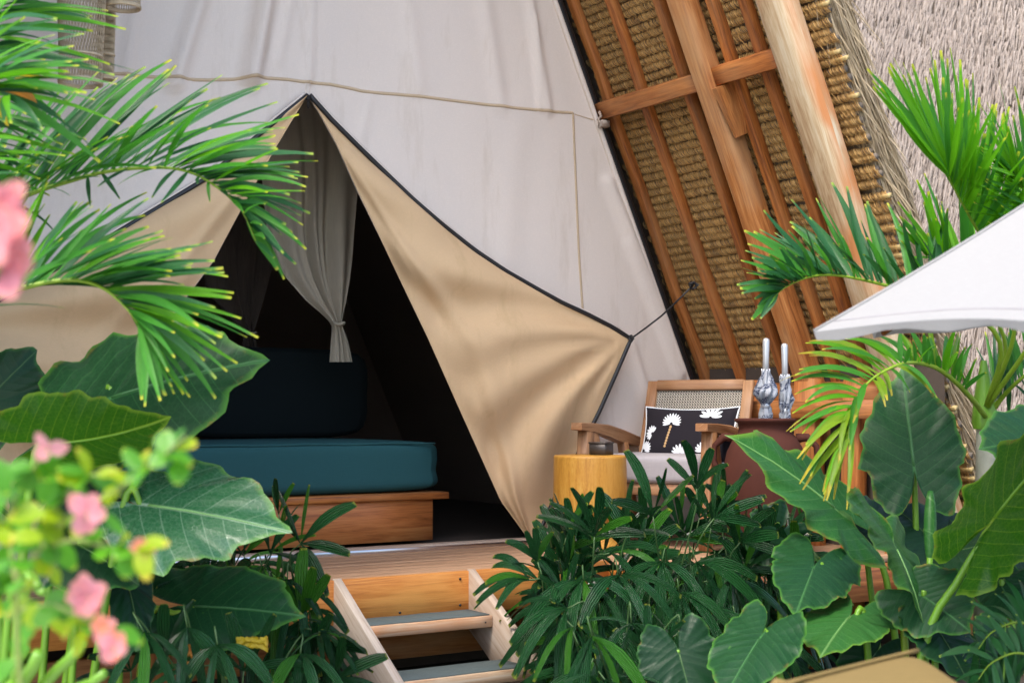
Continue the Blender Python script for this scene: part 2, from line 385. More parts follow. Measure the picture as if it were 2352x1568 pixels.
MT['earyoung'] = earleaf('elephant_ear_backlit', (.025, .125, .006), (.045, .18, .010), (.26, .42, .03), (.28, .46, .04), trans=.5, vw=.04, freq=9, spec=.3)  # glow of light through the leaf put into its colour
MT['eardark'] = earleaf('elephant_ear_dark', (.005, .033, .013), (.009, .050, .016), (.018, .07, .024), (.05, .18, .03), spec=.25, rough=.4, freq=8, vw=.04)  # darker copy; shade on low leaves put into the colour
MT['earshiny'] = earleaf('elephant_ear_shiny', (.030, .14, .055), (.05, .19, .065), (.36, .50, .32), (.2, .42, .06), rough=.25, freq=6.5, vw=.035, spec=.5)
MT['stalk'] = plain('green_stalk', (.13, .29, .02), .4, var=.3, scale=8)
MT['ribd'] = plain('dark_midrib', (.045, .15, .045), .45, var=.2, scale=8); MT['ribl'] = plain('pale_midrib', (.16, .34, .10), .45, var=.2, scale=8)
MT['stalkd'] = plain('dark_stalk', (.05, .11, .03), .5, var=.3, scale=8)
MT['cane_stem'] = plain('palm_cane', (.035, .045, .02), .7, var=.4, scale=20)
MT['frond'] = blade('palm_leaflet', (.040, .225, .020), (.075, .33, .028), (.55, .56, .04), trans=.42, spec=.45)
MT['frondd'] = blade('palm_leaflet_dark', (.014, .10, .030), (.030, .155, .034), (.28, .40, .04), trans=.3, spec=.45)  # darker copy; the colour carries the shade on leaflets
MT['frondb'] = blade('palm_leaflet_sunlit', (.085, .35, .008), (.15, .48, .012), (.55, .62, .04), trans=.5, spec=.4)  # brighter copy; sunlit glow lifted into the colour
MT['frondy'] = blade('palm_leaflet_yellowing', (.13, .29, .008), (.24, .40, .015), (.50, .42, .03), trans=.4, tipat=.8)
MT['lady'] = blade('lady_palm_leaflet', (.008, .058, .018), (.020, .108, .028), (.30, .36, .05), rough=.22, trans=.18, ribs=5, tipat=.965, rib=1.0, spec=.55)
MT['ladyl'] = blade('lady_palm_leaflet_fresh', (.030, .16, .014), (.055, .22, .02), (.4, .42, .05), rough=.25, trans=.3, ribs=5, tipat=.95, rib=.9)
MT['rachis'] = plain('frond_stem', (.20, .32, .02), .45, var=.3, scale=10)
MT['trunk'] = plain('palm_trunk', (.36, .36, .28), .7, var=.4, scale=18, bstr=.4)
MT['bleaf'] = blade('bougainvillea_leaf', (.06, .27, .012), (.11, .37, .015), (.30, .48, .03), rough=.32, trans=.45, ribs=2, tipat=.9, rib=.2)
MT['bleafy'] = blade('bougainvillea_leaf_young', (.24, .44, .008), (.38, .52, .012), (.58, .5, .04), rough=.35, trans=.5, ribs=2, tipat=.85, rib=.2)
MT['pink'] = blade('pink_bract', (.74, .27, .34), (.82, .42, .47), (.80, .34, .32), rough=.6, trans=.45, ribs=3, tipat=.75, rib=.3, spec=.2)
MT['coral'] = blade('coral_bract', (.86, .28, .16), (.88, .40, .27), (.85, .30, .25), rough=.6, trans=.45, ribs=3, tipat=.75, rib=.3, spec=.2)
MT['bstem'] = plain('bougainvillea_stem', (.20, .26, .06), .6, var=.4, scale=20)
MT['brownleaf'] = blade('withered_leaf', (.42, .15, .02), (.55, .24, .02), (.3, .1, .02), rough=.6, trans=.3, ribs=4)
MT['yellowleaf'] = blade('yellow_leaf', (.55, .42, .02), (.65, .5, .03), (.5, .3, .02), rough=.5, trans=.4, ribs=4)
MT['thatchin'] = thatch('folded_thatch', [(.16, .075, .022), (.56, .315, .095), (.68, .43, .155), (.36, .185, .052), (.76, .54, .24), (.50, .275, .082)])
MT['thatchgrey'] = thatch('weathered_thatch', [(.20, .14, .08), (.42, .33, .22), (.52, .43, .30), (.34, .24, .12), (.58, .48, .33)])
MT['thatchpale'] = thatch('bleached_thatch', [(.17, .125, .095), (.37, .31, .262), (.43, .37, .32), (.29, .235, .19), (.47, .42, .37)])
MT['thatchslab'] = plain('thatch_mass', (.16, .125, .09), .95, var=.4, scale=40, bstr=.8)
MT['lath'] = plain('bamboo_lath', (.46, .33, .13), .6, var=.3, scale=20)
MT['weave'] = plain('bamboo_weave', (.52, .41, .27), .7, var=.3, scale=60)
def mk_paving():
    m, nt, bs = newmat('bounce_paving'); oc = nt.nodes.new("ShaderNodeTexCoord").outputs["Object"]
    n = noise(nt, oc, 3, 6, .6); lk(nt, ramp(nt, n, [(.3, (.42, .40, .37)), (.7, (.55, .53, .5))]), bs.inputs["Base Color"]); bs.inputs["Roughness"].default_value = .85
    bump(nt, bs, noise(nt, oc, 60, 4), .3, .004); return m
MT['paving'] = mk_paving()

# ================================================================== SETTING
b = B(); grid(b, lambda a, c: V(((a - .5) * 800, (c - .35) * 800, -0.02 + .015 * sin(a * 60) * sin(c * 50))), 40, 40)
obj('ground', b, MT['soil'], kind='structure')
b = B(); grid(b, lambda a, c: V((lerp(-14, 14, a), lerp(-16, 4.0 + .3 * sin(a * 9), c), 0.02)), 24, 10)
obj('bounce_terrace', b, MT['paving'], kind='structure')  # pale floor out of view, added to bounce light under the roof

# ------------------------------------------------------------------ thatched hut (A-frame over the tent)
hut = thing('thatched_hut', 'steep thatched roof hut with exposed orange rafters over the canvas tent', 'hut', T(1.2, 1.0, 0))
LW = (RIDGE - DECK) * sqrt(1 + KS * KS)
b = B(); grid(b, lambda a, c: roofpt(lerp(-4.2, 1.70, a), lerp(-.9, LW + .1, c), .15), 8, 12)
grid(b, lambda a, c: roofpt(lerp(-4.2, 1.72, a), lerp(-.9, LW + .2, c), .30), 8, 12)
grid(b, lambda a, c: roofpt(1.70 + .02 * c, lerp(-.9, LW + .1, a), lerp(.15, .30, c)), 12, 1)
obj('roof_slope', b, MT['thatchslab'], hut)
b = B(); grid(b, lambda a, c: roofptl(lerp(-4.2, 1.70, a), lerp(-.9, LW + .1, c), .15), 8, 12)
grid(b, lambda a, c: roofptl(lerp(-4.2, 1.72, a), lerp(-.9, LW + .2, c), .30), 8, 12)
grid(b, lambda a, c: roofptl(1.70 + .02 * c, lerp(-.9, LW + .1, a), lerp(.15, .30, c)), 12, 1)
obj('roof_slope', b, MT['thatchslab'], hut)
# folded thatch courses, each its own roll of strands on a lath
def course_mesh(seed):
    r = random.Random(seed); b = B(); T0, T1 = -0.12, 1.79; R = .0245
    # local axes: x = towards the garden (t), y = up slope, z = inwards (towards the room)
    core = [V((lerp(T0, T1, k / 30), r.uniform(-.003, .003), r.uniform(-.003, .002))) for k in range(31)]
    tube(b, core, R * .78, 8, mi=2)
    n = 640
    for i in range(n):
        x = lerp(T0, T1, (i + r.random()) / n); lean = r.uniform(.028, .05); a0 = r.uniform(2.0, 2.6); a1 = r.uniform(-.9, -.35)
        rr = R * r.uniform(.84, 1.2); pts = []
        for k in range(5):
            f = k / 4; an = lerp(a0, a1, f)
            pts.append(V((x + lean * (f - .5) + .008 * sin(f * pi), sin(an - .5) * rr * .98 + .002, cos(an - .5) * rr)))
        if r.random() < .12:
            pts[-1] += V((r.uniform(-.015, .03), -r.uniform(.005, .025), r.uniform(0, .025)))
        strand(b, pts, r.uniform(.0018, .0045), V((1, .5, r.gauss(0, .5))).normalized(), 0, r.random())
    e = r.uniform(.02, .09)
    if r.random() < .35:
        beam(b, V((T1 - .05, .004, .012)), V((T1 + e * .5, .004, .012)), V((0, 1, 0)), .010, V((0, 0, 1)), .014, seg=1, mi=1)
    return mesh_of('thatch_course', b, [MT['thatchin'], MT['lath'], MT['thatchslab']])
CM = [course_mesh(s) for s in range(7)]
import mathutils
RM = mathutils.Matrix((-NI, RW, -RN)).transposed()
# x=-NI (towards the garden), y=up slope, z=inwards; keep right-handed
if RM.determinant() < 0: RM = mathutils.Matrix((-NI, RW, RN)).transposed()
w = -.15; k = 0
while w < 4.35:
    o = place('thatch_course', CM[(k * 3 + RND.randrange(3)) % 7], hut, roofpt(RND.uniform(-.02, .02), w, .117))
    mt = mathutils.Matrix((-NI, RW, -RN)).transposed().to_4x4()
    mt.translation = o.location
    tilt = mathutils.Matrix.Rotation(RND.uniform(-.008, .008), 4, 'Z')
    o.matrix_local = mt @ tilt
    w += RND.uniform(.044, .051); k += 1
b = B(); grid(b, lambda a, c: roofpt(lerp(-.14, 1.73, a), lerp(-.3, 4.6, c), .128), 4, 4); obj('thatch_backing', b, MT['thatchslab'], hut)
def rafter(t, hw, o0, o1, mat, w0=-.3, w1=4.9, name='rafter', wob=.006):
    b = B(); c = (o0 + o1) / 2
    beam(b, roofpt(t, w0, c), roofpt(t + RND.uniform(-.015, .015), w1, c), -NI, hw, RN, (o1 - o0) / 2, seg=14, wob=wob)
    return obj(name, b, mat, hut)
for t in (.0, .325, .70, 1.325): rafter(t, .027, .035, .092, MT['rafter'])
rafter(1.10, .025, .03, .092, MT['rafter'])
rafter(.985, .060, -.09, .034, MT['beamw'], w0=-.6, name='main_beam', wob=.004)
b = B()   # pale round-edged log, flattened front
pts = [roofpt(1.62 + .012 * sin(i * .9), lerp(-.7, 4.9, i / 16), -.02 + .01 * sin(i * .6)) for i in range(17)]
vs, fs, uv = [], [], []
for i, p in enumerate(pts):
    for j in range(15):
        an = 2 * pi * (j % 14) / 14; ca, sa = cos(an), sin(an)
        ca = math.copysign(abs(ca) ** .55, ca); sa = math.copysign(abs(sa) ** .6, sa)
        q = 1 + .04 * mnoise.noise(V((i * .4, ca, sa)))
        vs.append(p - NI * (ca * .095 * q) + RN * (sa * .08 * q)); uv.append((i * .35, j * .045))
for i in range(16):
    for j in range(14): fs.append((i * 15 + j, i * 15 + j + 1, i * 15 + 16 + j, i * 15 + 15 + j))
b.add(vs, fs, uv); obj('pale_log', b, MT['logw'], hut)
# purlins, wedge, wall plate, knee wall
def purlin(t0, t1, w, o, hw, hd, mat=MT['rafter'], w1=None):
    b = B(); beam(b, roofpt(t0, w, o), roofpt(t1, w if w1 is None else w1, o), RW, hw, RN, hd, seg=5, wob=.002); return obj('purlin', b, mat, hut)
W326 = (3.26 - DECK) * sqrt(1 + KS * KS)
purlin(-.02, .92, W326 - .02, -.012, .050, .045); purlin(1.05, 1.54, W326 - .015, -.012, .050, .045)
b = B(); beam(b, roofpt(1.07, W326 - .36, -.02), roofpt(1.072, W326 - .07, -.015), -NI, .008, RN, .04, seg=2, taper=2.2, bev=.05); obj('wedge_block', b, MT['beamw'], hut, smooth=False)
purlin(-.1, 1.5, .92, -.03, .065, .05, MT['rafter'])
b = B(); beam(b, T(2.06, .02, 1.45), T(2.06, 1.55, 1.45), U, .03, Z, .05, seg=3); obj('wall_plate', b, MT['rafter'], hut)
for t, hw in ((.62, .05), (1.0, .08), (1.3, .06), (1.62, .06)):
    b = B(); beam(b, T(2.1, t, .3), T(2.1 if t < 1.2 else 2.16, t, 1.62), -NI, hw, U, .04, seg=4, wob=.003); obj('wall_post', b, MT['rafter'], hut)
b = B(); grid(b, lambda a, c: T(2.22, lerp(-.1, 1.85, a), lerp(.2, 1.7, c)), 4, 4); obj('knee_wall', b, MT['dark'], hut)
# shaggy thatch along the front edge
b = B(); r = random.Random(5)
for i in range(15000):
    w = r.uniform(-1.0, 5.2); o = r.uniform(.125, .30); t = 1.735 + r.uniform(-.03, .05)
    p = roofpt(t, w, o); L = r.uniform(.12, .32)
    d = (-RW * 1 + RN * r.uniform(-.10, .10) - NI * r.uniform(-.04, .10) + V((r.gauss(0, .05), r.gauss(0, .05), r.gauss(0, .05)))).normalized()
    if r.random() < .04: d = (d - NI * r.uniform(.1, .6)).normalized()
    sd = d.cross(V((r.gauss(0, 1), r.gauss(0, 1), r.gauss(0, 1)))).normalized()
    strand(b, [p, p + d * L * .5, p + d * L + Z * (-.05 * L)], r.uniform(.0025, .0058), sd, 0, r.random())
obj('thatch_fringe', b, MT['thatchgrey'], hut, kind='stuff')

# ------------------------------------------------------------------ neighbouring thatched roof
m3 = V((-.42, -.74, .53)).normalized(); pb = at(2150, 400, 12.5)
dn = (-Z + m3 * m3.z).normalized(); sd3 = dn.cross(m3).normalized()
nb = thing('neighbouring_hut', 'pale bleached thatched roof of the hut behind, at the upper right', 'hut', V((pb.x, pb.y, 0)))
b = B(); grid(b, lambda a, c: pb + sd3 * lerp(-4, 6, a) + dn * lerp(-4.5, 3.9, c) - m3 * .06, 10, 10)
grid(b, lambda a, c: pb + sd3 * lerp(-4, 6, a) + dn * lerp(-4.5, 3.9, c) - m3 * .6, 10, 10)
obj('roof_slope', b, MT['thatchslab'], nb)
b = B(); r = random.Random(9)
for i in range(70000):
    a, c = r.uniform(-3.6, 5.2), r.uniform(-4.3, 3.8)
    if i > 18000: a, c = r.uniform(-1.6, 2.6), r.uniform(-3.0, 3.4)
    p = pb + sd3 * a + dn * c + m3 * r.uniform(-.05, .03); L = r.uniform(.10, .24)
    d = (dn + sd3 * r.gauss(0, .09) + m3 * r.uniform(.02, .15)).normalized()
    s_ = d.cross(m3 + sd3 * r.gauss(0, .5)).normalized()
    strand(b, [p, p + d * L * .5, p + d * L - m3 * .015], r.uniform(.003, .0072), s_, 0, r.random())
obj('thatch_strands', b, MT['thatchpale'], nb, kind='stuff')

# ------------------------------------------------------------------ deck
deck = thing('wooden_deck', 'weathered brown timber deck in front of the canvas tent', 'deck', T(0, .5, 0))
DT = 1.065
npl = 8
for i in range(npl):
    t0 = .10 + (DT - .10) * i / npl; t1 = .10 + (DT - .10) * (i + 1) / npl - .004
    b = B(); beam(b, T(-3.4, (t0 + t1) / 2, DECK - .015), T(2.4, (t0 + t1) / 2, DECK - .015), -NI, (t1 - t0) / 2, Z, .015 + RND.uniform(0, .0015), seg=8, wob=.0006, bev=.08); obj('plank', b, MT['deckw'], deck)
for i in range(5):
    t0 = DT + .12 * i; b = B(); beam(b, T(.62, t0 + .058, DECK - .016), T(2.4, t0 + .058, DECK - .016), -NI, .057, Z, .015, seg=4, wob=.0006, bev=.08); obj('plank', b, MT['deckw'], deck)
b = B(); beam(b, T(-3.4, DT + .02, DECK - .094), T(.62, DT + .02, DECK - .094), -NI, .018, Z, .097, seg=8, wob=.001, bev=.06); obj('fascia_board', b, MT['fascia'], deck)
b = B(); beam(b, T(.64, DT + .03, DECK - .128), T(.64, DT + .56, DECK - .128), U, .02, Z, .095, seg=3); obj('fascia_board', b, MT['fascia'], deck)
b = B(); beam(b, T(.66, DT + .57, DECK - .128), T(2.4, DT + .57, DECK - .128), -NI, .024, Z, .095, seg=4); obj('fascia_board', b, MT['teak'], deck)  # darker wood in place of shade on this board
b = B(); beam(b, T(-3.4, .7, .33), T(2.4, .7, .33), -NI, .03, Z, .07, seg=4); obj('joist', b, MT['beamw'], deck)
for s in (-3.0, -1.6, .2, 1.3, 2.2):
    b = B(); beam(b, T(s, .9, 0), T(s, .9, DECK - .04), U, .05, NI, .05, seg=2); obj('deck_post', b, MT['rafter'], deck)
b = B(); beam(b, T(-2.6, .06, DECK + .012), T(1.6, .06, DECK + .012), -NI, .06, Z, .014, seg=8, wob=.0006); obj('sill_board', b, MT['palewood'], deck)
b = B(); beam(b, T(-2.6, .126, DECK + .009), T(1.6, .126, DECK + .009), -NI, .006, Z, .012, seg=2); obj('metal_strip', b, MT['alu'], deck)
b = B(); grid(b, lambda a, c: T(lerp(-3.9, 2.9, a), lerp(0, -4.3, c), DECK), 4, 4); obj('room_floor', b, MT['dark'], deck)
b = B(); grid(b, lambda a, c: T(lerp(-3.4, 2.4, a), -.4, lerp(-.05, DECK - .03, c)), 4, 2); obj('under_deck_shade', b, MT['dark'], deck)  # dark sheet stands in for the shade under the deck

# ------------------------------------------------------------------ stairs
SL, SR = -.835, -.19
for s_, z_ in ((-.235, DECK - .03), (-.235, DECK - .15), (-.83, DECK - .03), (-.55, DECK - .16)):
    b = B(); c_ = T(s_, DT + .040, z_); tube(b, [c_ - NI * -.004, c_ - NI * .002], .006, 8); obj('bolt', b, MT['black'], deck)
st = thing('wooden_stairs', 'short open wooden stairs with grey treads leading up to the deck', 'stairs', T(-.58, 1.5, 0))
for sgn, s in ((-1, SL - .022), (1, SR + .022)):
    b = B(); sl = V((0, 0, 0)) + (-NI * 1 - Z * .62).normalized(); pr = sl.cross(U).normalized()
    if pr.z < 0: pr = -pr
    top = T(s, DT + .045, DECK + .0) - pr * .115
    beam(b, top - sl * .02, top + sl * 1.35, U, .02, pr, .115, seg=6, wob=.001, bev=.05); obj('stringer', b, MT['palewood'], st)
for i, (z, t0, t1) in enumerate(((.525, 1.105, 1.315), (.34, 1.40, 1.625), (.155, 1.70, 1.94))):
    b = B(); beam(b, T(SL + .002, (t0 + t1) / 2, z - .026), T(SR - .002, (t0 + t1) / 2, z - .026), -NI, (t1 - t0) / 2, Z, .025, seg=8, wob=.0008, bev=.1)
    tr = obj('tread', b, MT['tread'], st)
    b = B(); beam(b, T(SL + .006, (t0 + t1) / 2 - .006, z + .001), T(SR - .006, (t0 + t1) / 2 - .006, z + .001), -NI, (t1 - t0) / 2 - .012, Z, .0035, seg=10, wob=.001, bev=.3)
    obj('grip_pad', b, MT['grip'], tr)
    for q in (.06, .94):
        b = B(); c_ = T(lerp(SL, SR, q), t1 + .001, z - .028); tube(b, [c_, c_ - NI * .002], .004, 7); obj('screw', b, MT['black'], tr)

# ------------------------------------------------------------------ canvas tent
tent = thing('canvas_tent', 'off-white canvas tent with its black zipped door flaps tied open', 'tent', T(-.5, 0, DECK))
APX = loc(tp(708, 218)); ZA = APX[2]
def curve_sz(pts): return [(loc(tp(x, y))[0], loc(tp(x, y))[2]) for x, y in pts]
FR = curve_sz([(708, 219), (735, 262), (775, 335), (815, 425), (868, 535), (920, 645), (980, 770), (1060, 950), (1150, 1150), (1195, 1212), (1222, 1250)])
FL = curve_sz([(706, 220), (672, 275), (630, 345), (560, 470), (490, 600), (385, 740), (300, 900), (225, 1100), (190, 1275)])
ER = curve_sz([(710, 219), (760, 275), (820, 335), (885, 398), (950, 460), (1020, 520), (1090, 575), (1160, 622), (1230, 662), (1290, 695), (1345, 720), (1400, 748), (1448, 778)])
ERB = curve_sz([(1448, 778), (1415, 855), (1375, 945), (1330, 1035), (1285, 1120), (1240, 1215), (1228, 1250)])
EL = curve_sz([(706, 219), (640, 272), (540, 355), (470, 412), (330, 497), (200, 575), (0, 690), (-160, 760), (-332, 830)])
ELB = curve_sz([(-332, 830), (-200, 970), (-60, 1110), (60, 1220), (150, 1290)])
def s_at(tab, z):
    tb = sorted((zz, ss) for ss, zz in tab); return interp(tb, z)
FOLDS = []
for (x0, y0, x1, y1, wd, dp) in ((640, -200, 575, 175, .06, .085), (520, -200, 400, 190, .05, .05), (727, -300, 710, 185, .022, .020), (705, -200, 640, 140, .03, .015), (330, -100, 290, 160, .04, .025),
        (900, -300, 960, 200, .06, .015), (1080, -200, 1150, 240, .06, .018), (1200, -100, 1258, 250, .04, .025), (1225, 40, 1240, 250, .018, .014), (1400, 420, 1570, 850, .05, .03), (1440, 560, 1560, 870, .03, .018),
        (1190, 270, 1160, 600, .12, .012), (850, 225, 830, 320, .025, .01), (1450, 790, 1500, 960, .04, .02), (420, 200, 470, 390, .04, .015)):
    a = loc(tp(x0, y0)); c = loc(tp(x1, y1)); FOLDS.append(((a[0], a[2]), (c[0], c[2]), wd, dp))
def cdisp(s, z):
    d = .02 * mnoise.noise(V((s * 1.1, z * .5, 3.1))) + .006 * mnoise.noise(V((s * 3.3, z * 1.2, 7.7)))
    for (a, c, wd, dp) in FOLDS:
        ex, ez = c[0] - a[0], c[1] - a[1]; L2 = ex * ex + ez * ez
        k = ((s - a[0]) * ex + (z - a[1]) * ez) / L2; kk = max(0, min(1, k))
        dx, dz = s - a[0] - ex * kk, z - a[1] - ez * kk; q = (dx * dx + dz * dz) / (wd * wd)
        if q < 8: d += dp * exp(-q) * (1 - .35 * q) * sstep(0, .15, 1 - abs(kk - .5) * 1.7)
    d += .05 * exp(-((s - APX[0]) / .1) ** 2) * 0
    return d
def cpt(s, z): return T(s, cdisp(s, z), z)
b = B()
def patch(lo, hi, z0, z1, nu, nv):
    grid(b, lambda a, c: cpt(lerp(lo(lerp(z0, z1, c)), hi(lerp(z0, z1, c)), a), lerp(z0, z1, c)), nu, nv,
         lambda a, c: (a, c))
patch(lambda z: s_at(FR, z), sedge, DECK + .005, ZA, 90, 110)
patch(sedgel, lambda z: s_at(FL, z), DECK + .005, ZA, 70, 90)
patch(sedgel, sedge, ZA, 4.5, 170, 60)
patch(sedgel, sedge, 4.5, RIDGE, 20, 10)
obj('front_panel', b, MT['canvas'], tent)
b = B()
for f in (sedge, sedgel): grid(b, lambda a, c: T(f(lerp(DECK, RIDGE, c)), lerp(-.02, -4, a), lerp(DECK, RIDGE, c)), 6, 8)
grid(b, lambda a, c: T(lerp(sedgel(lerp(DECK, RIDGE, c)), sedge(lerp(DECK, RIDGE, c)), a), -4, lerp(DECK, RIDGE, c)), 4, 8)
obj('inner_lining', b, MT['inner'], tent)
# black strip for the right-hand gap's shade, pale piping on the canvas edge
b = B(); tube(b, [T(sedge(z) + .012, .0, z) for z in [DECK + i * .1 for i in range(45)]], .016, 8); obj('edge_piping', b, MT['canvas'], tent)
b = B(); tube(b, [T(sedge(z) + .055, -.03, z) for z in [DECK + i * .1 for i in range(45)]], .032, 8); obj('edge_shade_strip', b, MT['black'], tent)
def polyl(pts, n):
    P = [V((p[0], p[1], 0)) for p in pts]; L = [0]
    for p, q in zip(P, P[1:]): L.append(L[-1] + (q - p).length)
    out = []
    for i in range(n + 1):
        d = L[-1] * i / n
        for j in range(len(P) - 1):
            if d <= L[j + 1] + 1e-9: out.append(P[j].lerp(P[j + 1], (d - L[j]) / max(1e-9, L[j + 1] - L[j]))); break
    return out
def flap(name, fold, e1, e2, vt, sgn):
    n1 = int(80 * vt); n2 = 80 - n1
    # match points on the fold line to the free edge: same fraction, apex to floor
    E_ = polyl(e1, n1)[:-1] + polyl(e2, n2); Fp = polyl(fold, 80)
    tie = V((e1[-1][0], e1[-1][1], 0)); r = random.Random(3)
    def edge_t(v): return .012 + .11 * exp(-((v - vt) / .22) ** 2) + .02 * v
    def pt(a, c):
        i = min(80, int(round(c * 80))); p = Fp[i].lerp(E_[i], a)
        d = (p - tie); dist = d.length; ang = math.atan2(d.y, d.x * -sgn)       # 0 = straight towards the opening
        t = lerp(.014 + .03 * sin(pi * c), edge_t(c), a) + .10 * sin(pi * a) * sin(pi * min(1, c * 1.1)) * .8
        ww = sstep(.02, .45, dist) * sstep(0, .12, a) * (1 - sstep(.93, 1, a) * .7)
        sag = ang + .55 * dist * .55
        t += ww * (.023 * sin(sag * 9.0 + .6) + .022 * sin(sag * 17 + 2.2 + a * 2)) * (.45 + .75 * min(1, dist))
        t += .028 * exp(-((a - .16 - .1 * c) / .07) ** 2) * sstep(.1, .4, c)
        t += .007 * sstep(.02, .15, dist) * (1 - sstep(.25, .7, dist)) * sin(ang * 26) * (1 - sstep(.95, 1, a))
        t += .008 * mnoise.noise(V((p.x * 5, p.y * 5, 1.7)))
        q0 = T(p.x, 0, p.y); tt = max(.012, t); dv = q0 - EYE
        return EYE + dv * (1 - tt / -dv.dot(-NI))
    b = B(); grid(b, pt, 60, 80); o = obj(name, b, MT['flap'], tent)
    b = B(); pts = [pt(1, i / 80) - NI * .004 for i in range(81)]
    tube(b, pts, .0135, 6); z_ = obj('zip', b, MT['black'], tent)
    b = B(); tube(b, [p + U * (sgn * .016) + Z * .008 - NI * .002 for p in pts[:int(80 * vt) - 1]], .006, 5); obj('zip_tape', b, MT['canvas'], tent)
    return pts[n1]
TIE = flap('door_flap', FR, ER, ERB, .56, 1)
TIEL = flap('door_flap', FL, EL, ELB, .6, -1)
def canvas_strip(name, pts, hw, mat, lift=.004):
    b = B(); P = []
    for p, q in zip(pts, pts[1:]):
        for i in range(14): P.append((lerp(p[0], q[0], i / 14), lerp(p[1], q[1], i / 14)))
    P.append(pts[-1]); vs, fs, uv = [], [], []
    S = [(loc(tp(x, y))[0], loc(tp(x, y))[2]) for x, y in P]
    for i, (s, z) in enumerate(S):
        a, c = S[max(0, i - 1)], S[min(len(S) - 1, i + 1)]; dx, dz = c[0] - a[0], c[1] - a[1]; L = math.hypot(dx, dz)
        nx, nz = -dz / L * hw, dx / L * hw; wv = .004 * mnoise.noise(V((s * 6, z * 6, 0)))
        for k, lf in ((-1, 0), (-.8, lift), (.8, lift), (1, 0)):
            ss, zz = s + nx * k, z + nz * k + wv; vs.append(T(ss, cdisp(ss, zz) + lf + .001, zz)); uv.append((i * .05, k))
    for i in range(len(S) - 1):
        for k in range(3): fs.append((i * 4 + k, i * 4 + k + 1, i * 4 + 5 + k, i * 4 + 4 + k))
    b.add(vs, fs, uv); return obj(name, b, mat, tent)
canvas_strip('seam_tape', [(180, 166), (290, 172), (400, 180), (480, 184), (540, 182), (600, 177), (660, 182), (708, 189), (760, 193), (830, 209), (960, 222), (1100, 239), (1220, 252), (1318, 259)], .0085, MT['tape'])
canvas_strip('seam_tape', [(1318, 259), (1321, 360), (1325, 480), (1330, 600), (1337, 712)], .0075, MT['tape'])
canvas_strip('seam_tape', [(708, 190), (709, 218)], .012, MT['canvas'])
canvas_strip('panel_seam', [(1322, 262), (1355, 272), (1392, 282)], .003, MT['tape'], .002)
b = B(); p = tp(708, 226, .03)   # zip puller
boxw(b, p, U, .010, Z, .012, NI, .006); tube(b, [p + Z * -.012, p + Z * -.022 + U * .006, p + Z * -.046 + U * .005, p + Z * -.052, p + Z * -.046 - U * .005, p + Z * -.022 - U * .006, p + Z * -.012], .0022, 5)
obj('zip_pull', b, MT['black'], tent)
b = B(); q = roofpt(.36, (loc(at(1590, 655, 8.3))[2] - DECK) * 1.096, -.01)
q = at(1592, 655, 8.18)
tube(b, [TIE, TIE.lerp(q, .25) - Z * .012, TIE.lerp(q, .5) - Z * .02, TIE.lerp(q, .75) - Z * .012, q], .0055, 6)
for k in range(7):
    a = k * 1.3; tube(b, [q + V((.02 * cos(a), .01 * sin(a), .022 * sin(a * 1.7))), q + V((.03 * sin(a), -.015, .02 * cos(a))), q + V((-.02 * cos(a), .01, -.025 * sin(a)))], .005, 5)
tube(b, [TIE + V((0, -.01, .02)), TIE + V((.012, -.02, 0)), TIE + V((0, -.01, -.022)), TIE + V((-.012, -.014, 0)), TIE + V((0, -.01, .02))], .008, 6)
obj('tie_cord', b, MT['black'], tent)
b = B(); q = tp(1376, 276, .03)
tube(b, [q + V((0, 0, .05)), q + V((.012, -.01, .02)), q + V((-.008, -.01, 0)), q + V((.012, -.01, -.02)), q + V((0, 0, -.05))], .009, 6)
boxw(b, q + U * .035 - Z * .02, U, .03, NI, .02, Z, .02); obj('corner_lashing', b, MT['palewood'], tent)

# ------------------------------------------------------------------ inside the tent
def curtain(name, label, rows, t, pleats, seed, tied, mat='net'):
    b = B(); r = random.Random(seed); ph = [r.uniform(0, 6) for _ in range(4)]
    ys = [q[0] for q in rows]
    def fn(a, c):
        y = lerp(ys[0], ys[-1], c); x0 = interp([(q[0], q[1]) for q in rows], y); x1 = interp([(q[0], q[2]) for q in rows], y)
        wd = (x1 - x0) / 390; p = tp(lerp(x0, x1, a), y, t)
        am = (.012 + .045 * min(1, wd / .5)) * (.25 + .75 * sstep(.25, .75, c))
        aw = a + .05 * sin(a * 9 + ph[3])
        return p - NI * (am * (sin(aw * pleats * 2 * pi + ph[0] + .5 * sin(c * 3)) * .6 + .4 * sin(aw * pleats * 3.7 * pi + ph[1])))
    grid(b, fn, 90, 60); c = thing(name, label, 'curtain', tp(tied[0], rows[-1][0], t))
    obj('drape', b, MT[mat], c)
    k = tp(tied[0], tied[1], t); b = B()
    tube(b, [k + U * (.028 * cos(i / 12 * 2 * pi)) - NI * (.035 + .03 * sin(i / 12 * 2 * pi)) + Z * (.006 * sin(i * 1.1)) for i in range(13)], .009, 6); obj('tie_band', b, MT['net'], c)
    return c
curtain('curtain', 'sheer beige curtain knotted above its tail in the tent doorway', [(120, 520, 850), (240, 560, 840), (330, 585, 832), (420, 600, 824), (520, 607, 816), (590, 624, 811), (640, 652, 805), (690, 698, 796), (725, 742, 788), (742, 760, 785), (752, 762, 788), (775, 759, 797), (800, 757, 803), (831, 754, 809)], -.7, 3.5, 1, (773, 744))
curtain('curtain', 'dim sheer curtain gathered deeper inside the tent, left of the knotted one', [(380, 430, 700), (500, 440, 650), (600, 450, 628), (680, 480, 608), (740, 535, 590), (765, 560, 583), (790, 555, 590), (850, 545, 600)], -1.5, 3, 2, (572, 766), 'netdark')

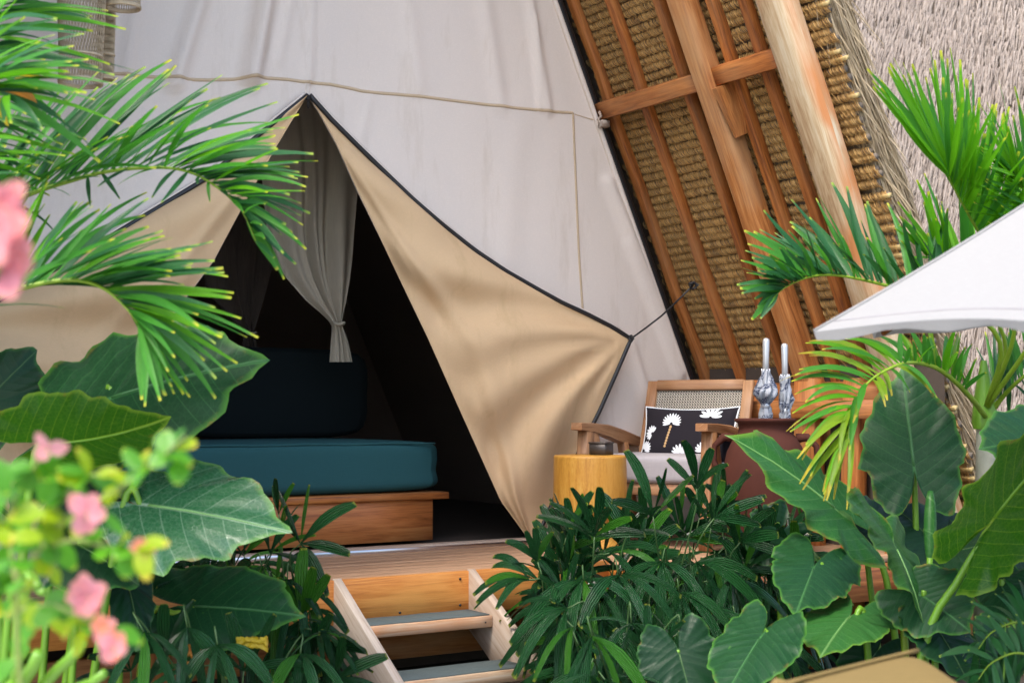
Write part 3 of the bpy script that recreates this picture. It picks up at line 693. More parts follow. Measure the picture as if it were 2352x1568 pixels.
bed = thing('daybed', 'teak daybed base with a flat top board behind the tent doorway', 'bed', T(-.6, -.6, DECK))
b = B(); beam(b, T(-2.1, -.17, .838), T(.34, -.17, .838), NI, .015, Z, .112, seg=6); obj('front_panel', b, MT['bedw'], bed)
b = B(); beam(b, T(.325, -.2, .838), T(.325, -1.5, .838), U, .015, Z, .112, seg=3); obj('side_panel', b, MT['bedw'], bed)
b = B(); beam(b, T(-2.15, -.9, .970), T(.43, -.9, .970), NI, .77, Z, .018, seg=4, bev=.2); obj('top_board', b, MT['rafter'], bed)
def cushion(name, c, A, a, Bv, bb, C, cc, mat, parent=None, n=10, pw=6, **kw):
    """soft box: rounded edges, slightly swollen faces"""
    bm = B()
    def sup(x, y, z):
        m = max(abs(x), abs(y), abs(z)); q = (abs(x) ** pw + abs(y) ** pw + abs(z) ** pw) ** (1 / pw); k = m / q if q else 1
        return V((x * k, y * k, z * k))
    def wp(p): 
        w_ = 1 + .012 * mnoise.noise(V((p.x * 2 + c.x, p.y * 4, p.z * 2)))
        return c + A * (p.x * a * w_) + Bv * (p.y * bb) + C * (p.z * cc * w_)
    for ax in range(3):
        for sg in (-1, 1):
            def fn(u_, v_):
                q = [0, 0, 0]; q[ax] = sg; q[(ax + 1) % 3] = (2 * u_ - 1); q[(ax + 2) % 3] = (2 * v_ - 1); return wp(sup(*q))
            grid(bm, fn, n, n)
    return obj(name, bm, mat, parent, **kw)
ms = thing('mattress', 'thick teal mattress lying on the daybed', 'mattress', T(-.6, -.6, .99))
cushion('mattress_block', T(-.83, -.72, 1.133), U, 1.29, NI, .55, Z, .145, MT['teal'], ms, 16, 9)
b = B(); tube(b, [T(lerp(-2.05, .37, i / 30), -.185, 1.262 + .002 * sin(i)) for i in range(31)], .006, 6); obj('piping', b, MT['teal'], ms)
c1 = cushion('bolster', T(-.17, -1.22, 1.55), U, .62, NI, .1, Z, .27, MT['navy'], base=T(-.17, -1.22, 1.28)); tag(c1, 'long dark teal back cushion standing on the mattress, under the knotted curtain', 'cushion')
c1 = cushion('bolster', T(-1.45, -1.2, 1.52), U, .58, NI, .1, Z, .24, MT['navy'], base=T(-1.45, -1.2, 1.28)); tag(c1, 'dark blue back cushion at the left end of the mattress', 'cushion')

# ------------------------------------------------------------------ armchair
CR = V((.866, -.5, 0)); CF = V((-.5, -.866, 0)); rf = at(1612, 975, 7.5)
ch = rf - CR * .37 - CF * .34; ch.z = DECK
def cp(x, y, z): return ch + CR * x + CF * y + Z * z
chair = thing('armchair', 'low wooden armchair with cane back and grey seat beside the tent flap', 'armchair', ch)
BL0, BL1 = (-.22, .27), (-.44, .912)     # backrest foot and head (y, z)
def bk(x, k): return cp(x + .045, lerp(BL0[0], BL1[0], k), lerp(BL0[1], BL1[1], k))
bdir = (bk(0, 1) - bk(0, 0)).normalized(); bn = CR.cross(bdir).normalized()
for x in (-.30, .30):
    b = B(); beam(b, bk(x, 0), bk(x, 1), CR, .03, bn, .02, seg=4, wob=.0008); obj('back_post', b, MT['chairw'], chair)
b = B(); beam(b, bk(-.27, .965), bk(.27, .965), bdir, .03, bn, .021, seg=4, wob=.0008); obj('back_rail', b, MT['chairw'], chair)
b = B(); beam(b, bk(-.27, .36), bk(.27, .36), bdir, .025, bn, .019, seg=3); obj('back_rail', b, MT['chairw'], chair)
b = B(); nx, ny = 33, 22; x0, x1, k0, k1 = -.27, .27, .40, .92   # woven cane: a sheet of round holes with raised strands
for i in range(nx):
    for j in range(ny):
        cx, ck = lerp(x0, x1, (i + .5) / nx), lerp(k0, k1, (j + .5) / ny); hx, hk = (x1 - x0) / nx / 2, (k1 - k0) / ny / 2
        vs = []; L = (bk(0, 1) - bk(0, 0)).length
        for q in range(8):
            an = pi / 8 + q * pi / 4; ox, oy = cos(an), sin(an); m_ = max(abs(ox), abs(oy)); vs.append(bk(cx + ox / m_ * hx, ck + oy / m_ * hk))
        for q in range(8):
            an = pi / 8 + q * pi / 4; vs.append(bk(cx + cos(an) * hx * .70, ck + sin(an) * hk * .70) + bn * .002)
        b.add(vs, [(q, (q + 1) % 8, 8 + (q + 1) % 8, 8 + q) for q in range(8)])
obj('cane_panel', b, MT['cane'], chair, smooth=False)
b = B(); grid(b, lambda a, c: bk(lerp(-.27, .27, a), lerp(.38, .94, c)) - bn * (.012 if bn.dot(CF) > 0 else -.012), 4, 4); obj('cane_backing', b, MT['dark'], chair)  # dark sheet added behind the cane so its holes read dark
for x in (-.37, .37):
    b = B(); P = [cp(x, .345, .675), cp(x, .2, .672), cp(x, 0, .660), cp(x, -.2, .628), cp(x, -.42, .585)]
    hh = [.020, .024, .033, .038, .028]; vs, fs, uv = [], [], []
    for i, p in enumerate(P):
        for j, (dx, dz) in enumerate(((-1, -1.9), (1, -1.9), (1, -.1), (.85, .1), (-.85, .1), (-1, -.1), (-1, -1.9))):
            vs.append(p + CR * (dx * .034) + Z * (dz * hh[i])); uv.append((i * .17, j * .05))
    for i in range(4):
        for j in range(6): fs.append((i * 7 + j, i * 7 + j + 1, i * 7 + 8 + j, i * 7 + 7 + j))
    fs += [(0, 5, 4, 3, 2, 1), tuple(28 + j for j in range(6))]
    b.add(vs, fs, uv); obj('armrest', b, MT['chairw'], chair, smooth=False)
    b = B(); beam(b, cp(x, .30, 0), cp(x, .235, .635), CR, .028, CF, .032, seg=4, taper=1.15, wob=.0008); obj('leg', b, MT['chairw'], chair)
    b = B(); beam(b, cp(x * .97, -.40, 0), cp(x * .97, -.22, .56), CR, .025, CF, .028, seg=4, wob=.0008); obj('leg', b, MT['chairw'], chair)
    b = B(); beam(b, cp(x * .97, .08, .36), cp(x * .97, .16, .62), CR, .018, CF, .035, seg=3); obj('arm_support', b, MT['chairw'], chair)
    b = B(); beam(b, cp(x * .96, .26, .315), cp(x * .96, -.3, .27), CR, .016, Z, .03, seg=3); obj('seat_rail', b, MT['chairw'], chair)
b = B(); beam(b, cp(-.35, .255, .318), cp(.35, .255, .318), CF, .016, Z, .03, seg=3); obj('seat_rail', b, MT['chairw'], chair)
cushion('seat_cushion', cp(0, .01, .425), CR, .325, CF, .285, Z, .082, MT['linen'], chair, 14, 7)

# throw pillow
pc = cp(.115, -.085, .606); pu = (Z + CF * -.34).normalized(); pn = CR.cross(pu); pn = pn if pn.dot(CF) > 0 else -pn
PR_ = (CR + Z * .0).normalized(); PW, PH = .285, .168
def psurf(u_, v_, sg=1):
    pin = 1 - .07 * (1 - abs(v_) ** 2) * abs(u_) ** 3; pv = 1 - .12 * (1 - abs(u_) ** 2.2) * abs(v_) ** 3
    th_ = .062 * (max(0, 1 - abs(u_) ** 3.2) * max(0, 1 - abs(v_) ** 3.2)) ** .6
    return pc + PR_ * (u_ * PW * pin) + pu * (v_ * PH * pv) + pn * (sg * th_)
pil = thing('throw_pillow', 'black throw pillow with white palm embroidery leaning on the cane back', 'pillow', cp(.02, -.05, .5))
b = B(); grid(b, lambda a, c: psurf(2 * a - 1, 2 * c - 1), 28, 20); grid(b, lambda a, c: psurf(1 - 2 * a, 2 * c - 1, -1), 28, 20); obj('cover', b, MT['pillow'], pil)
b = B(); ring = [psurf(lerp(-1, 1, i / 20), -1) for i in range(20)] + [psurf(1, lerp(-1, 1, i / 14)) for i in range(14)] + [psurf(lerp(1, -1, i / 20), 1) for i in range(20)] + [psurf(-1, lerp(1, -1, i / 14)) for i in range(15)]
tube(b, ring, .0048, 6); obj('piping', b, MT['embro'], pil)
def petal(b, u0, v0, ang, L, W, off=.0035):
    vs = []; asp = PH / PW
    for (k, w_) in ((0, .25), (.3, .8), (.6, 1), (.85, .8), (1, .1)):
        for sg in (-1, 1):
            du = cos(ang) * L * k - sin(ang) * W * w_ * sg; dv = (sin(ang) * L * k + cos(ang) * W * w_ * sg) / asp
            vs.append(psurf(max(-.97, min(.97, u0 + du)), max(-.97, min(.97, v0 + dv))) + pn * off)
    b.add(vs, [(2 * i, 2 * i + 1, 2 * i + 3, 2 * i + 2) for i in range(4)])
def motif(u0, v0, a0, a1, n, L, W=.03):
    b = B()
    for i in range(n):
        a = lerp(a0, a1, i / (n - 1)); petal(b, u0 + .03 * cos(a), v0 + .05 * sin(a), a, L * (.85 + .3 * sin(pi * i / (n - 1))), W)
    obj('palm_motif', b, MT['embro'], pil, smooth=False)
motif(-.30, .28, radians(-8), radians(188), 13, .19, .020)
b = B()
for k in range(8):
    petal(b, -.30 - .012 * k, .22 - .095 * k, radians(-100), .06, .026)
obj('palm_trunk', b, MT['embrotan'], pil, smooth=False)
motif(-.72, -.05, radians(60), radians(240), 9, .14, .024); motif(-.90, -.62, radians(-10), radians(110), 8, .16, .024)
motif(-.06, -.80, radians(0), radians(180), 9, .17, .026); motif(.50, .52, radians(10), radians(170), 7, .24, .032)
motif(.78, -.2, radians(60), radians(200), 8, .16, .024); motif(.42, -.70, radians(20), radians(170), 8, .16, .024)

# ------------------------------------------------------------------ stool, box, clay pot, umbrellas
sc = at(1355, 1045, 7.6); ZT = sc.z; sc.z = DECK
stool = thing('wooden_stool', 'round yellow wooden block stool in front of the tent flap', 'stool', sc)
def wobr(r, an, h): return r * (1 + .012 * sin(an * 2 + h * 9) + .006 * sin(an * 5 + h * 20))
h1 = ZT - DECK; R_ = .196
b = B(); lathe(b, sc, [(0, h1), (R_ * .97, h1), (R_ * .995, h1 - .005), (R_, h1 - .014), (R_ * 1.0, h1 - .15), (R_ * .99, h1 - .285), (R_ * .97, h1 - .30), (R_ * .5, h1 - .302)], 40, fn=wobr); obj('seat_block', b, MT['stool'], stool)
b = B(); lathe(b, sc, [(R_ * .56, h1 - .30), (R_ * .58, h1 - .34), (R_ * .66, h1 - .40), (R_ * .80, h1 - .46), (R_ * .86, .004), (0, .003)], 36, fn=wobr); obj('base', b, MT['stool'], stool)
bx = at(1381, 1042, 7.66); bx.z = ZT
o_ = B(); beam(o_, bx + V((0, 0, .001)), bx + V((0, 0, .062)), CR, .05, CF, .05, seg=2, bev=.12); boxw(o_, bx + V((0, 0, .065)), CR, .053, Z, .004, CF, .053)
obj('metal_box', o_, MT['gunmetal'], base=bx, label='small square dark metal box on top of the wooden stool', cat='box')

pp = at(1757, 962, 7.45); PZ = pp.z; pp.z = DECK; HP = PZ - DECK
pot = thing('clay_pot', 'tall reddish brown clay pot with handles beside the armchair', 'pot', pp)
b = B(); prof = [(.0, .0), (.15, .0), (.17, .03), (.205, .15), (.228, .30), (.226, .42), (.20, .53), (.165, .60), (.142, HP - .075), (.136, HP - .045), (.142, HP - .022), (.158, HP - .012), (.160, HP), (.150, HP + .004), (.138, HP - .004), (.125, HP - .03), (.12, HP - .1), (.13, HP - .2), (.10, HP - .45), (0, HP - .47)]
lathe(b, pp, prof, 44, fn=lambda r, an, h: r * (1 + .01 * sin(an * 3 + h * 5))); obj('body', b, MT['clay'], pot)
for sg in (-1, 1):
    b = B(); dr = V((cos(.25), -sin(.25), 0)) * sg
    tube(b, [pp + dr * r_ + Z * h for r_, h in ((.16, .60), (.215, .605), (.262, .56), (.268, .48), (.245, .42), (.215, .37))], lambda k: .02 + .006 * cos(k * 6), 8); obj('handle', b, MT['clay'], pot)
def umbrella(x, y0, lean, label, seed, big):
    top = at(x, y0, 7.45); r = random.Random(seed); base = pp + V((top.x - pp.x - lean, 0, .25))
    um = thing('folded_umbrella', label, 'umbrella', base); ax = (top - base).normalized(); A, C_ = frame(ax, V((0, 1, 0)))
    L = (top - base).length
    def P(h): return base + ax * h
    b = B(); tube(b, [P(L - .175), P(L - .17), P(L - .10), P(L - .02), P(L - .006), P(L)], lambda k: (.013, .017, .0165, .019, .016, .006)[min(5, int(round(k * 5)))], 12); obj('handle', b, MT['silver'], um)
    ph = [r.uniform(0, 6) for _ in range(5)]
    def rr(rad, an, h):
        tw = an + h * 6
        return rad * (.66 + .55 * abs(sin(4 * tw + ph[0])) * min(1, rad / .02) + .13 * sin(9 * tw + ph[1] + h * 30) + .5 * mnoise.noise(V((cos(an) * 1.6, sin(an) * 1.6, h * 22 + ph[3]))))
    k = 1.1 if big else .75
    pr = [(.010, L - .163), (.020, L - .170), (.023, L - .19), (.028 * k, L - .215), (.036 * k, L - .245), (.043 * k, L - .275), (.046 * k, L - .295), (.040 * k, L - .315), (.027, L - .338), (.022, L - .352), (.025, L - .37), (.029, L - .40), (.029, L - .46), (.025, L - .56), (.012, .05)]
    b = B(); lathe(b, base, pr, 48, A, C_, ax, fn=rr); obj('canopy', b, MT['foil'], um)
    b = B(); lathe(b, base, [(.024, L - .343), (.026, L - .348), (.026, L - .360), (.024, L - .365)], 24, A, C_, ax); obj('strap', b, MT['silver'], um)
    for i in range(8):
        an = i / 8 * 2 * pi + ph[2]; d = A * cos(an) + C_ * sin(an); b = B()
        tube(b, [P(L - .19) + d * .02, P(L - .163 + r.uniform(-.006, .004)) + d * .022], .0028, 5); obj('rib_tip', b, MT['silver'], um)
umbrella(1760, 776, .02, 'silver and navy folded umbrella with the higher handle, left one in the pot', 1, True)
umbrella(1802, 788, -.005, 'slimmer silver folded umbrella with the lower handle, right one in the pot', 2, False)

# ------------------------------------------------------------------ woven lampshades, top left
def shade(x, ytop, ybot, rpx, D, label, seed, flare=1.0, neck=.8):
    c = at(x, ybot, D); s_ = at(x + rpx, ybot, D); R = (s_ - c).length; H = (at(x, ytop, D) - c).length
    o = thing('woven_lampshade', label, 'lampshade', c, 'woven bamboo lampshades hanging in front of the tent')
    def rad(h): return R * interp([(0, flare), (.15, 1.0), (.5, 1.12), (.8, neck), (1, .35)], h)
    b = B(); n = 44
    for sg in (1, -1):
        for i in range(n):
            a0 = 2 * pi * i / n
            pts = [c + V((cos(a0 + sg * h / 10 * 1.5) * rad(h / 10), sin(a0 + sg * h / 10 * 1.5) * rad(h / 10), H * h / 10)) for h in range(11)]
            tube(b, pts, .0019, 3, cap=False)
    obj('weave', b, MT['weave'], o)
    for h in (0, .012, .16, .98):
        b = B(); tube(b, [c + V((cos(2 * pi * i / 32) * rad(h), sin(2 * pi * i / 32) * rad(h), H * h)) for i in range(33)], .006, 6); obj('rim', b, MT['weave'], o)
    b = B(); tube(b, [c + Z * H * .98, c + Z * (H + 2.2)], .006, 6); obj('cord', b, MT['black'], o)
shade(185, -190, 192, 48, 6.0, 'large woven bamboo lampshade hanging at the top left, behind palm leaves', 1)
shade(243, -160, 182, 18, 6.3, 'narrow woven bamboo lampshade hanging right beside the large one', 2, 1.0, 1.15)
shade(283, -230, 18, 38, 6.1, 'woven bamboo lampshade whose bottom rim just shows at the top edge', 3)

# ================================================================== FOREGROUND THINGS
# parasol
pr0 = at(1878, 771, 4.0); RIM = 1.45; pcx = V((pr0.x + RIM, 4.05, 0))
def rimz(p): return EYE.z + (HOR - 762) / FPX * p.y
prs = thing('parasol', 'large white parasol in the right foreground', 'parasol', V((pcx.x, pcx.y, 0)))
apex = V((pcx.x, pcx.y, rimz(pcx) + .98))
def rimpt(an, k=1.0, sag=0.0):
    p = V((pcx.x - cos(an) * RIM * k, pcx.y - sin(an) * RIM * k, 0)); p.z = rimz(p) + (apex.z - rimz(pcx)) * (1 - k); return p
NP = 8
for i in range(NP):
    a0, a1 = 2 * pi * i / NP, 2 * pi * (i + 1) / NP
    def fn(a, c):
        e0, e1 = rimpt(a0), rimpt(a1); q = e0.lerp(e1, a); inw = (pcx - q); inw.z = 0
        q = q + inw * (.055 * sin(pi * a)) + Z * (.035 * sin(pi * a))
        p = apex.lerp(q, c); p = p - Z * (.05 * sin(pi * c)) - Z * (.02 * sin(pi * a) * c * (1 - c) * 4)
        return p
    b = B(); grid(b, fn, 14, 12); cn = obj('canopy_panel', b, MT['white'], prs)
    b = B(); grid(b, lambda a, c: fn(a, 1) - Z * (.014 * c + .008 * c * sin(a * pi * 6)) + (pcx - fn(a, 1)).normalized() * (.012 * c), 14, 2); obj('hem', b, MT['white'], cn)
    b = B(); tube(b, [fn(k / 14, .965) + Z * .001 for k in range(15)], .0018, 5); obj('stitching', b, MT['linen'], cn)
    b = B(); tube(b, [fn(0, k / 12) + Z * .003 for k in range(13)], .0045, 5); obj('panel_seam', b, MT['white'], cn)
    b = B(); tube(b, [apex - Z * .03, apex.lerp(rimpt(a0), .5) - Z * .07, apex.lerp(rimpt(a0), .97) - Z * .035], .011, 6); obj('rib', b, MT['teak'], prs)
b = B(); tube(b, [V((pcx.x, pcx.y, .02)), apex], .024, 10); obj('pole', b, MT['teak'], prs)
b = B(); lathe(b, V((pcx.x, pcx.y, .02)), [(0, .12), (.06, .12), (.25, .08), (.27, 0), (0, 0)], 24); obj('base', b, MT['gunmetal'], prs)

# lounger cushion, bottom right
lA, lB, lC = at(1806, 1572, 3.15), at(2108, 1496, 3.6), at(2245, 1592, 3.25)
lx = (lB - lA); ly = (lC - lB).normalized(); ln = lx.cross(ly).normalized(); ln = ln if ln.z > 0 else -ln
lounger = thing('sun_lounger', 'mustard cushioned sun lounger back just showing at the bottom right edge', 'sun lounger', V((lB.x, lB.y, 0)))
cc_ = (lA + lB) / 2 + ly * .36 - ln * .045
cushion('back_cushion', cc_, lx.normalized(), lx.length / 2, ly, .38, ln, .05, MT['mustard'], lounger, 16, 8)
b = B(); tube(b, [lA.lerp(lB, k / 10) + ln * .004 for k in range(11)], .006, 6); obj('piping', b, MT['mustard'], lounger)
b = B(); beam(b, cc_ - lx * .55 - ln * .07, cc_ + lx * .55 - ln * .07, ly, .03, ln, .018, seg=2); obj('back_rail', b, MT['chairw'], lounger)
for k in (-.4, .4):
    q = cc_ + lx * k - ln * .08; b = B(); beam(b, V((q.x, q.y, .02)), q, V((1, 0, 0)), .025, V((0, 1, 0)), .025, seg=2); obj('leg', b, MT['chairw'], lounger)
tabp = at(1785, 1562, 3.1); b = B(); tube(b, [tabp + V((-.02, 0, -.03)), tabp + V((0, 0, -.004)), tabp + V((.03, .01, -.014)), tabp + V((.06, .01, -.05))], .012, 6); obj('tie_tab', b, MT['mustard'], lounger)

# ================================================================== PLANTS
def earblade(name, parent, Bp, Tp, Sp, mat, seed, bend=.12, cup=.10, wav=.035, petiole=None, pr=.014, pmat=None, back=1.0, wavk=9):
    """arrow-shaped leaf. Bp where stalk joins, Tp tip, Sp widest point of one edge"""
    r = random.Random(seed); X = Tp - Bp; L = X.length; Y = (Sp - Bp); Y = (Y - X * (Y.dot(X) / (L * L))) / .60
    Nn = X.cross(Y).normalized(); Nn = Nn if Nn.dot(V((0, -.8, .6))) > 0 else -Nn
    tab = [(0, 1.0), (5, .93), (13, .86), (25, .79), (45, .70), (70, .63), (95, .60), (120, .63), (138, .67), (150, .68), (159, .58), (167, .38), (174, .19), (180, .07)]
    nphi, nr = 96, 10; ph = [r.uniform(0, 6.28) for _ in range(5)]; vs, uv, rim = [], [], []
    for j in range(nr + 1):
        rho = j / nr
        for i in range(nphi + 1):
            phi = -pi + 2 * pi * i / nphi; R = interp(tab, abs(math.degrees(phi)))
            if abs(phi) > pi / 2: R *= back
            R *= 1 + .024 * sin(11 * phi + ph[0]) + .016 * sin(23 * phi + ph[1]) + .035 * sin(3 * phi + ph[4]) + .05 * mnoise.noise(V((cos(phi) * 4, sin(phi) * 4, ph[2] * 3)))
            x, y = cos(phi) * R * rho, sin(phi) * R * rho
            z = -bend * x * abs(x) * .9 - cup * (y * y) * 1.6 + .05 * abs(y) + wav * rho ** 3 * (sin(wavk * phi + ph[2]) + .5 * sin(wavk * 2.1 * phi + ph[3]))
            z += .0045 * rho * cos((x - .42 * abs(y) - .35 * y * y) * 6.5 * 2 * pi)
            vs.append(Bp + X * x + Y * y + Nn * (z * L)); uv.append((x, y)); rim.append(rho)
    fs = []
    for j in range(nr):
        for i in range(nphi):
            k = j * (nphi + 1) + i; fs.append((k, k + 1, k + nphi + 2, k + nphi + 1))
    b = B(); b.add(vs, fs, uv); o = obj(name, b, mat, parent)
    at_ = o.data.attributes.new("rim", 'FLOAT', 'POINT'); at_.data.foreach_set("value", rim)
    # raised midrib
    b = B(); tube(b, [vs[(int(k * nr)) * (nphi + 1) + nphi // 2] + Nn * .0015 for k in [i / 10 for i in range(11)]], lambda k: .0042 * (1 - .8 * k) * (L / .4), 6); obj('midrib', b, {'elephant_ear': MT['ribd'], 'elephant_ear_dark': MT['stalkd'], 'elephant_ear_light': MT['ribl'], 'elephant_ear_shiny': MT['ribl']}.get(mat.name, MT['stalk']), o)
    if petiole:
        P = petiole if isinstance(petiole, list) else [petiole]
        b = B(); bd = (P[0] - Bp).normalized(); pts = [Bp - Nn * .004, Bp - Nn * .022 + bd * .03] + P; P2 = [spline(pts, k / 18) for k in range(19)]
        tube(b, P2, lambda k: pr * (.55 + .6 * k), 8); obj('stalk', b, pmat or MT['stalk'], o)
    return o
def ear_plant(label, p, leaves, group=None):
    pl = thing('elephant_ear_plant', label, 'plant', p, group)
    for i, lf in enumerate(leaves):
        Bq, Tq, Sq, mt, seed, kw = lf
        earblade('leaf', pl, at(*Bq), at(*Tq), at(*Sq), MT[mt], seed, **kw)
    return pl
def gp(x, D, z=0.0): p = at(x, 1400, D); p.z = z; return p
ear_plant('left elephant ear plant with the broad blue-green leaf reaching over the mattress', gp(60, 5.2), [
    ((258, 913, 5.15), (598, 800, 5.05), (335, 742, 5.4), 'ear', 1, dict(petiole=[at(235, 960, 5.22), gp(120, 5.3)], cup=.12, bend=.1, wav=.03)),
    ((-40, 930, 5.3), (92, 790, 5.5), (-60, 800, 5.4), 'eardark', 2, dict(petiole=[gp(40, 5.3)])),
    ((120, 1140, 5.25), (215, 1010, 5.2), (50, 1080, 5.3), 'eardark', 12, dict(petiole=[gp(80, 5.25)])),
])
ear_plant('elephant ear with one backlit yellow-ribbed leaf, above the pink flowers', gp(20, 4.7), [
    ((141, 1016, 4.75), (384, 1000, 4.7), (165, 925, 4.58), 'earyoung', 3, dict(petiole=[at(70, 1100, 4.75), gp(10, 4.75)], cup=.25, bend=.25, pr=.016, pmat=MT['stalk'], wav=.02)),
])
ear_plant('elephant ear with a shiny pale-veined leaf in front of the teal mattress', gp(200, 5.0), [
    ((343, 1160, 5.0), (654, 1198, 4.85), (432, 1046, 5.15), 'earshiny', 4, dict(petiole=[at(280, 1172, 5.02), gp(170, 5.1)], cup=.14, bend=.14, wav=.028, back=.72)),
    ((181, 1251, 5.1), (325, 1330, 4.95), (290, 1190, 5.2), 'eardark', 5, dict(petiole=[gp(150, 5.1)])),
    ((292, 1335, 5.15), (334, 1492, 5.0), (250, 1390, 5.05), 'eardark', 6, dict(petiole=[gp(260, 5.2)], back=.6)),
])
ear_plant('elephant ear with a matt dark green leaf beside the stairs, yellow stalk', gp(300, 5.4), [
    ((447, 1392, 5.35), (690, 1398, 5.2), (470, 1500, 5.2), 'ear', 7, dict(petiole=[at(400, 1408, 5.36), at(340, 1432, 5.4), gp(300, 5.45)], cup=.1, wav=.02, pmat=MT['rachis'])),
])
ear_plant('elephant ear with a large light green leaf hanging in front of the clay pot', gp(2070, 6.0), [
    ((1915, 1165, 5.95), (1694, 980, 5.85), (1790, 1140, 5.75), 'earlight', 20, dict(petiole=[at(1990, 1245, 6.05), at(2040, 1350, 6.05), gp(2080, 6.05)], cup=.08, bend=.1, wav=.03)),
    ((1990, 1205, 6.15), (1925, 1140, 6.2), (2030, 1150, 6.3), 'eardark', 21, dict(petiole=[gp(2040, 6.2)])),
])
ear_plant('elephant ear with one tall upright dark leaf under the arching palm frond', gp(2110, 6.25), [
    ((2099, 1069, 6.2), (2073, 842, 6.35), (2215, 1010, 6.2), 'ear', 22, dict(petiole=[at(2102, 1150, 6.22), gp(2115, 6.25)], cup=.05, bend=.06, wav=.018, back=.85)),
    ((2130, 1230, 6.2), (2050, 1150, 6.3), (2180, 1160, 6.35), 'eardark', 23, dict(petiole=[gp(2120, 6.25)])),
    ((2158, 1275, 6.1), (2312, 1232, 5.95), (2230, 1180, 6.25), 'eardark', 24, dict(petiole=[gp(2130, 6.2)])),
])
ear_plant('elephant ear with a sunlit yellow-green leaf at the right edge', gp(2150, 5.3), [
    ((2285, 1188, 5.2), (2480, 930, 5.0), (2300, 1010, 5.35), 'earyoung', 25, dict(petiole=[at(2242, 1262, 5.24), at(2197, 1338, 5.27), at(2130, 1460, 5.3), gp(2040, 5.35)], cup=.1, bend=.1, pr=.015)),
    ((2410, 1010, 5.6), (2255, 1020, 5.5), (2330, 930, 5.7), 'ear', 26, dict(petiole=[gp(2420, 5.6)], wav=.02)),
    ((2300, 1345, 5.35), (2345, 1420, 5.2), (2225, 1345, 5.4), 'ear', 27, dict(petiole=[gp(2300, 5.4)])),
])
ear_plant('young elephant ear with a curled upright pale leaf and a rolled new leaf', gp(2090, 5.5), [
    ((2060, 1262, 5.45), (2135, 1412, 5.3), (2090, 1255, 5.75), 'earlight', 28, dict(petiole=[at(2070, 1360, 5.5), gp(2090, 5.5)], cup=.1, wav=.05, pmat=MT['rachis'], back=1.25)),
    ((2120, 1369, 5.4), (2226, 1438, 5.2), (2165, 1292, 5.5), 'ear', 29, dict(petiole=[gp(2120, 5.45)], wav=.02)),
    ((2154, 1446, 5.35), (2228, 1552, 5.2), (2225, 1440, 5.4), 'eardark', 30, dict(petiole=[gp(2140, 5.4)])),
])
rl = bpy.data.objects['elephant_ear_plant.007'] if 'elephant_ear_plant.007' in bpy.data.objects else None
b = B(); q0, q1 = at(2137, 1128, 5.7), at(2136, 1292, 5.6)
tube(b, [q0.lerp(q1, k / 12) for k in range(13)], lambda k: .004 + .022 * sin(pi * min(1, k * .9 + .05)) ** .6, 10)
obj('rolled_leaf', b, MT['earlight'], rl)
b = B(); tube(b, [q1 + Z * .02, gp(2110, 5.6)], .012, 8); obj('stalk', b, MT['stalk'], rl)
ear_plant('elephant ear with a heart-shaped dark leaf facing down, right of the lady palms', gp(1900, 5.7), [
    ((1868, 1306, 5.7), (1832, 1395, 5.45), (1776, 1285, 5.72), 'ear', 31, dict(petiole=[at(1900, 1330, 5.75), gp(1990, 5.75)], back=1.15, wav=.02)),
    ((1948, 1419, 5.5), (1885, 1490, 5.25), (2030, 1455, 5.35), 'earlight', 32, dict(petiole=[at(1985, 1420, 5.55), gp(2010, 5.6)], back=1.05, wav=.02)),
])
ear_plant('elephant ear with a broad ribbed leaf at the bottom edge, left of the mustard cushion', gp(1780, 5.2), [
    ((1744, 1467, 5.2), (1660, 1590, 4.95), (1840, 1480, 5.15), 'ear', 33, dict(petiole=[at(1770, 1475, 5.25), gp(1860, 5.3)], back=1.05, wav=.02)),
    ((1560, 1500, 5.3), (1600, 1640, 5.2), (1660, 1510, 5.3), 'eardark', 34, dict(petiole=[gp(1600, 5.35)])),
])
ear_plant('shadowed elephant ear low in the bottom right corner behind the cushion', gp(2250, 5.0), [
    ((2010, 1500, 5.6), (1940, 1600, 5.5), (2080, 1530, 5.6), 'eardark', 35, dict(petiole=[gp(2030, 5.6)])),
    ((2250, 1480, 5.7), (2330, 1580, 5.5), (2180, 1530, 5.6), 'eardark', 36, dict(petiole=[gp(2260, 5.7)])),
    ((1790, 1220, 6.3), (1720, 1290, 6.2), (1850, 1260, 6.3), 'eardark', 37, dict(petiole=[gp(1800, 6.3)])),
    ((2330, 1290, 5.9), (2250, 1360, 5.8), (2370, 1370, 5.9), 'eardark', 38, dict(petiole=[gp(2330, 5.9)])),
])

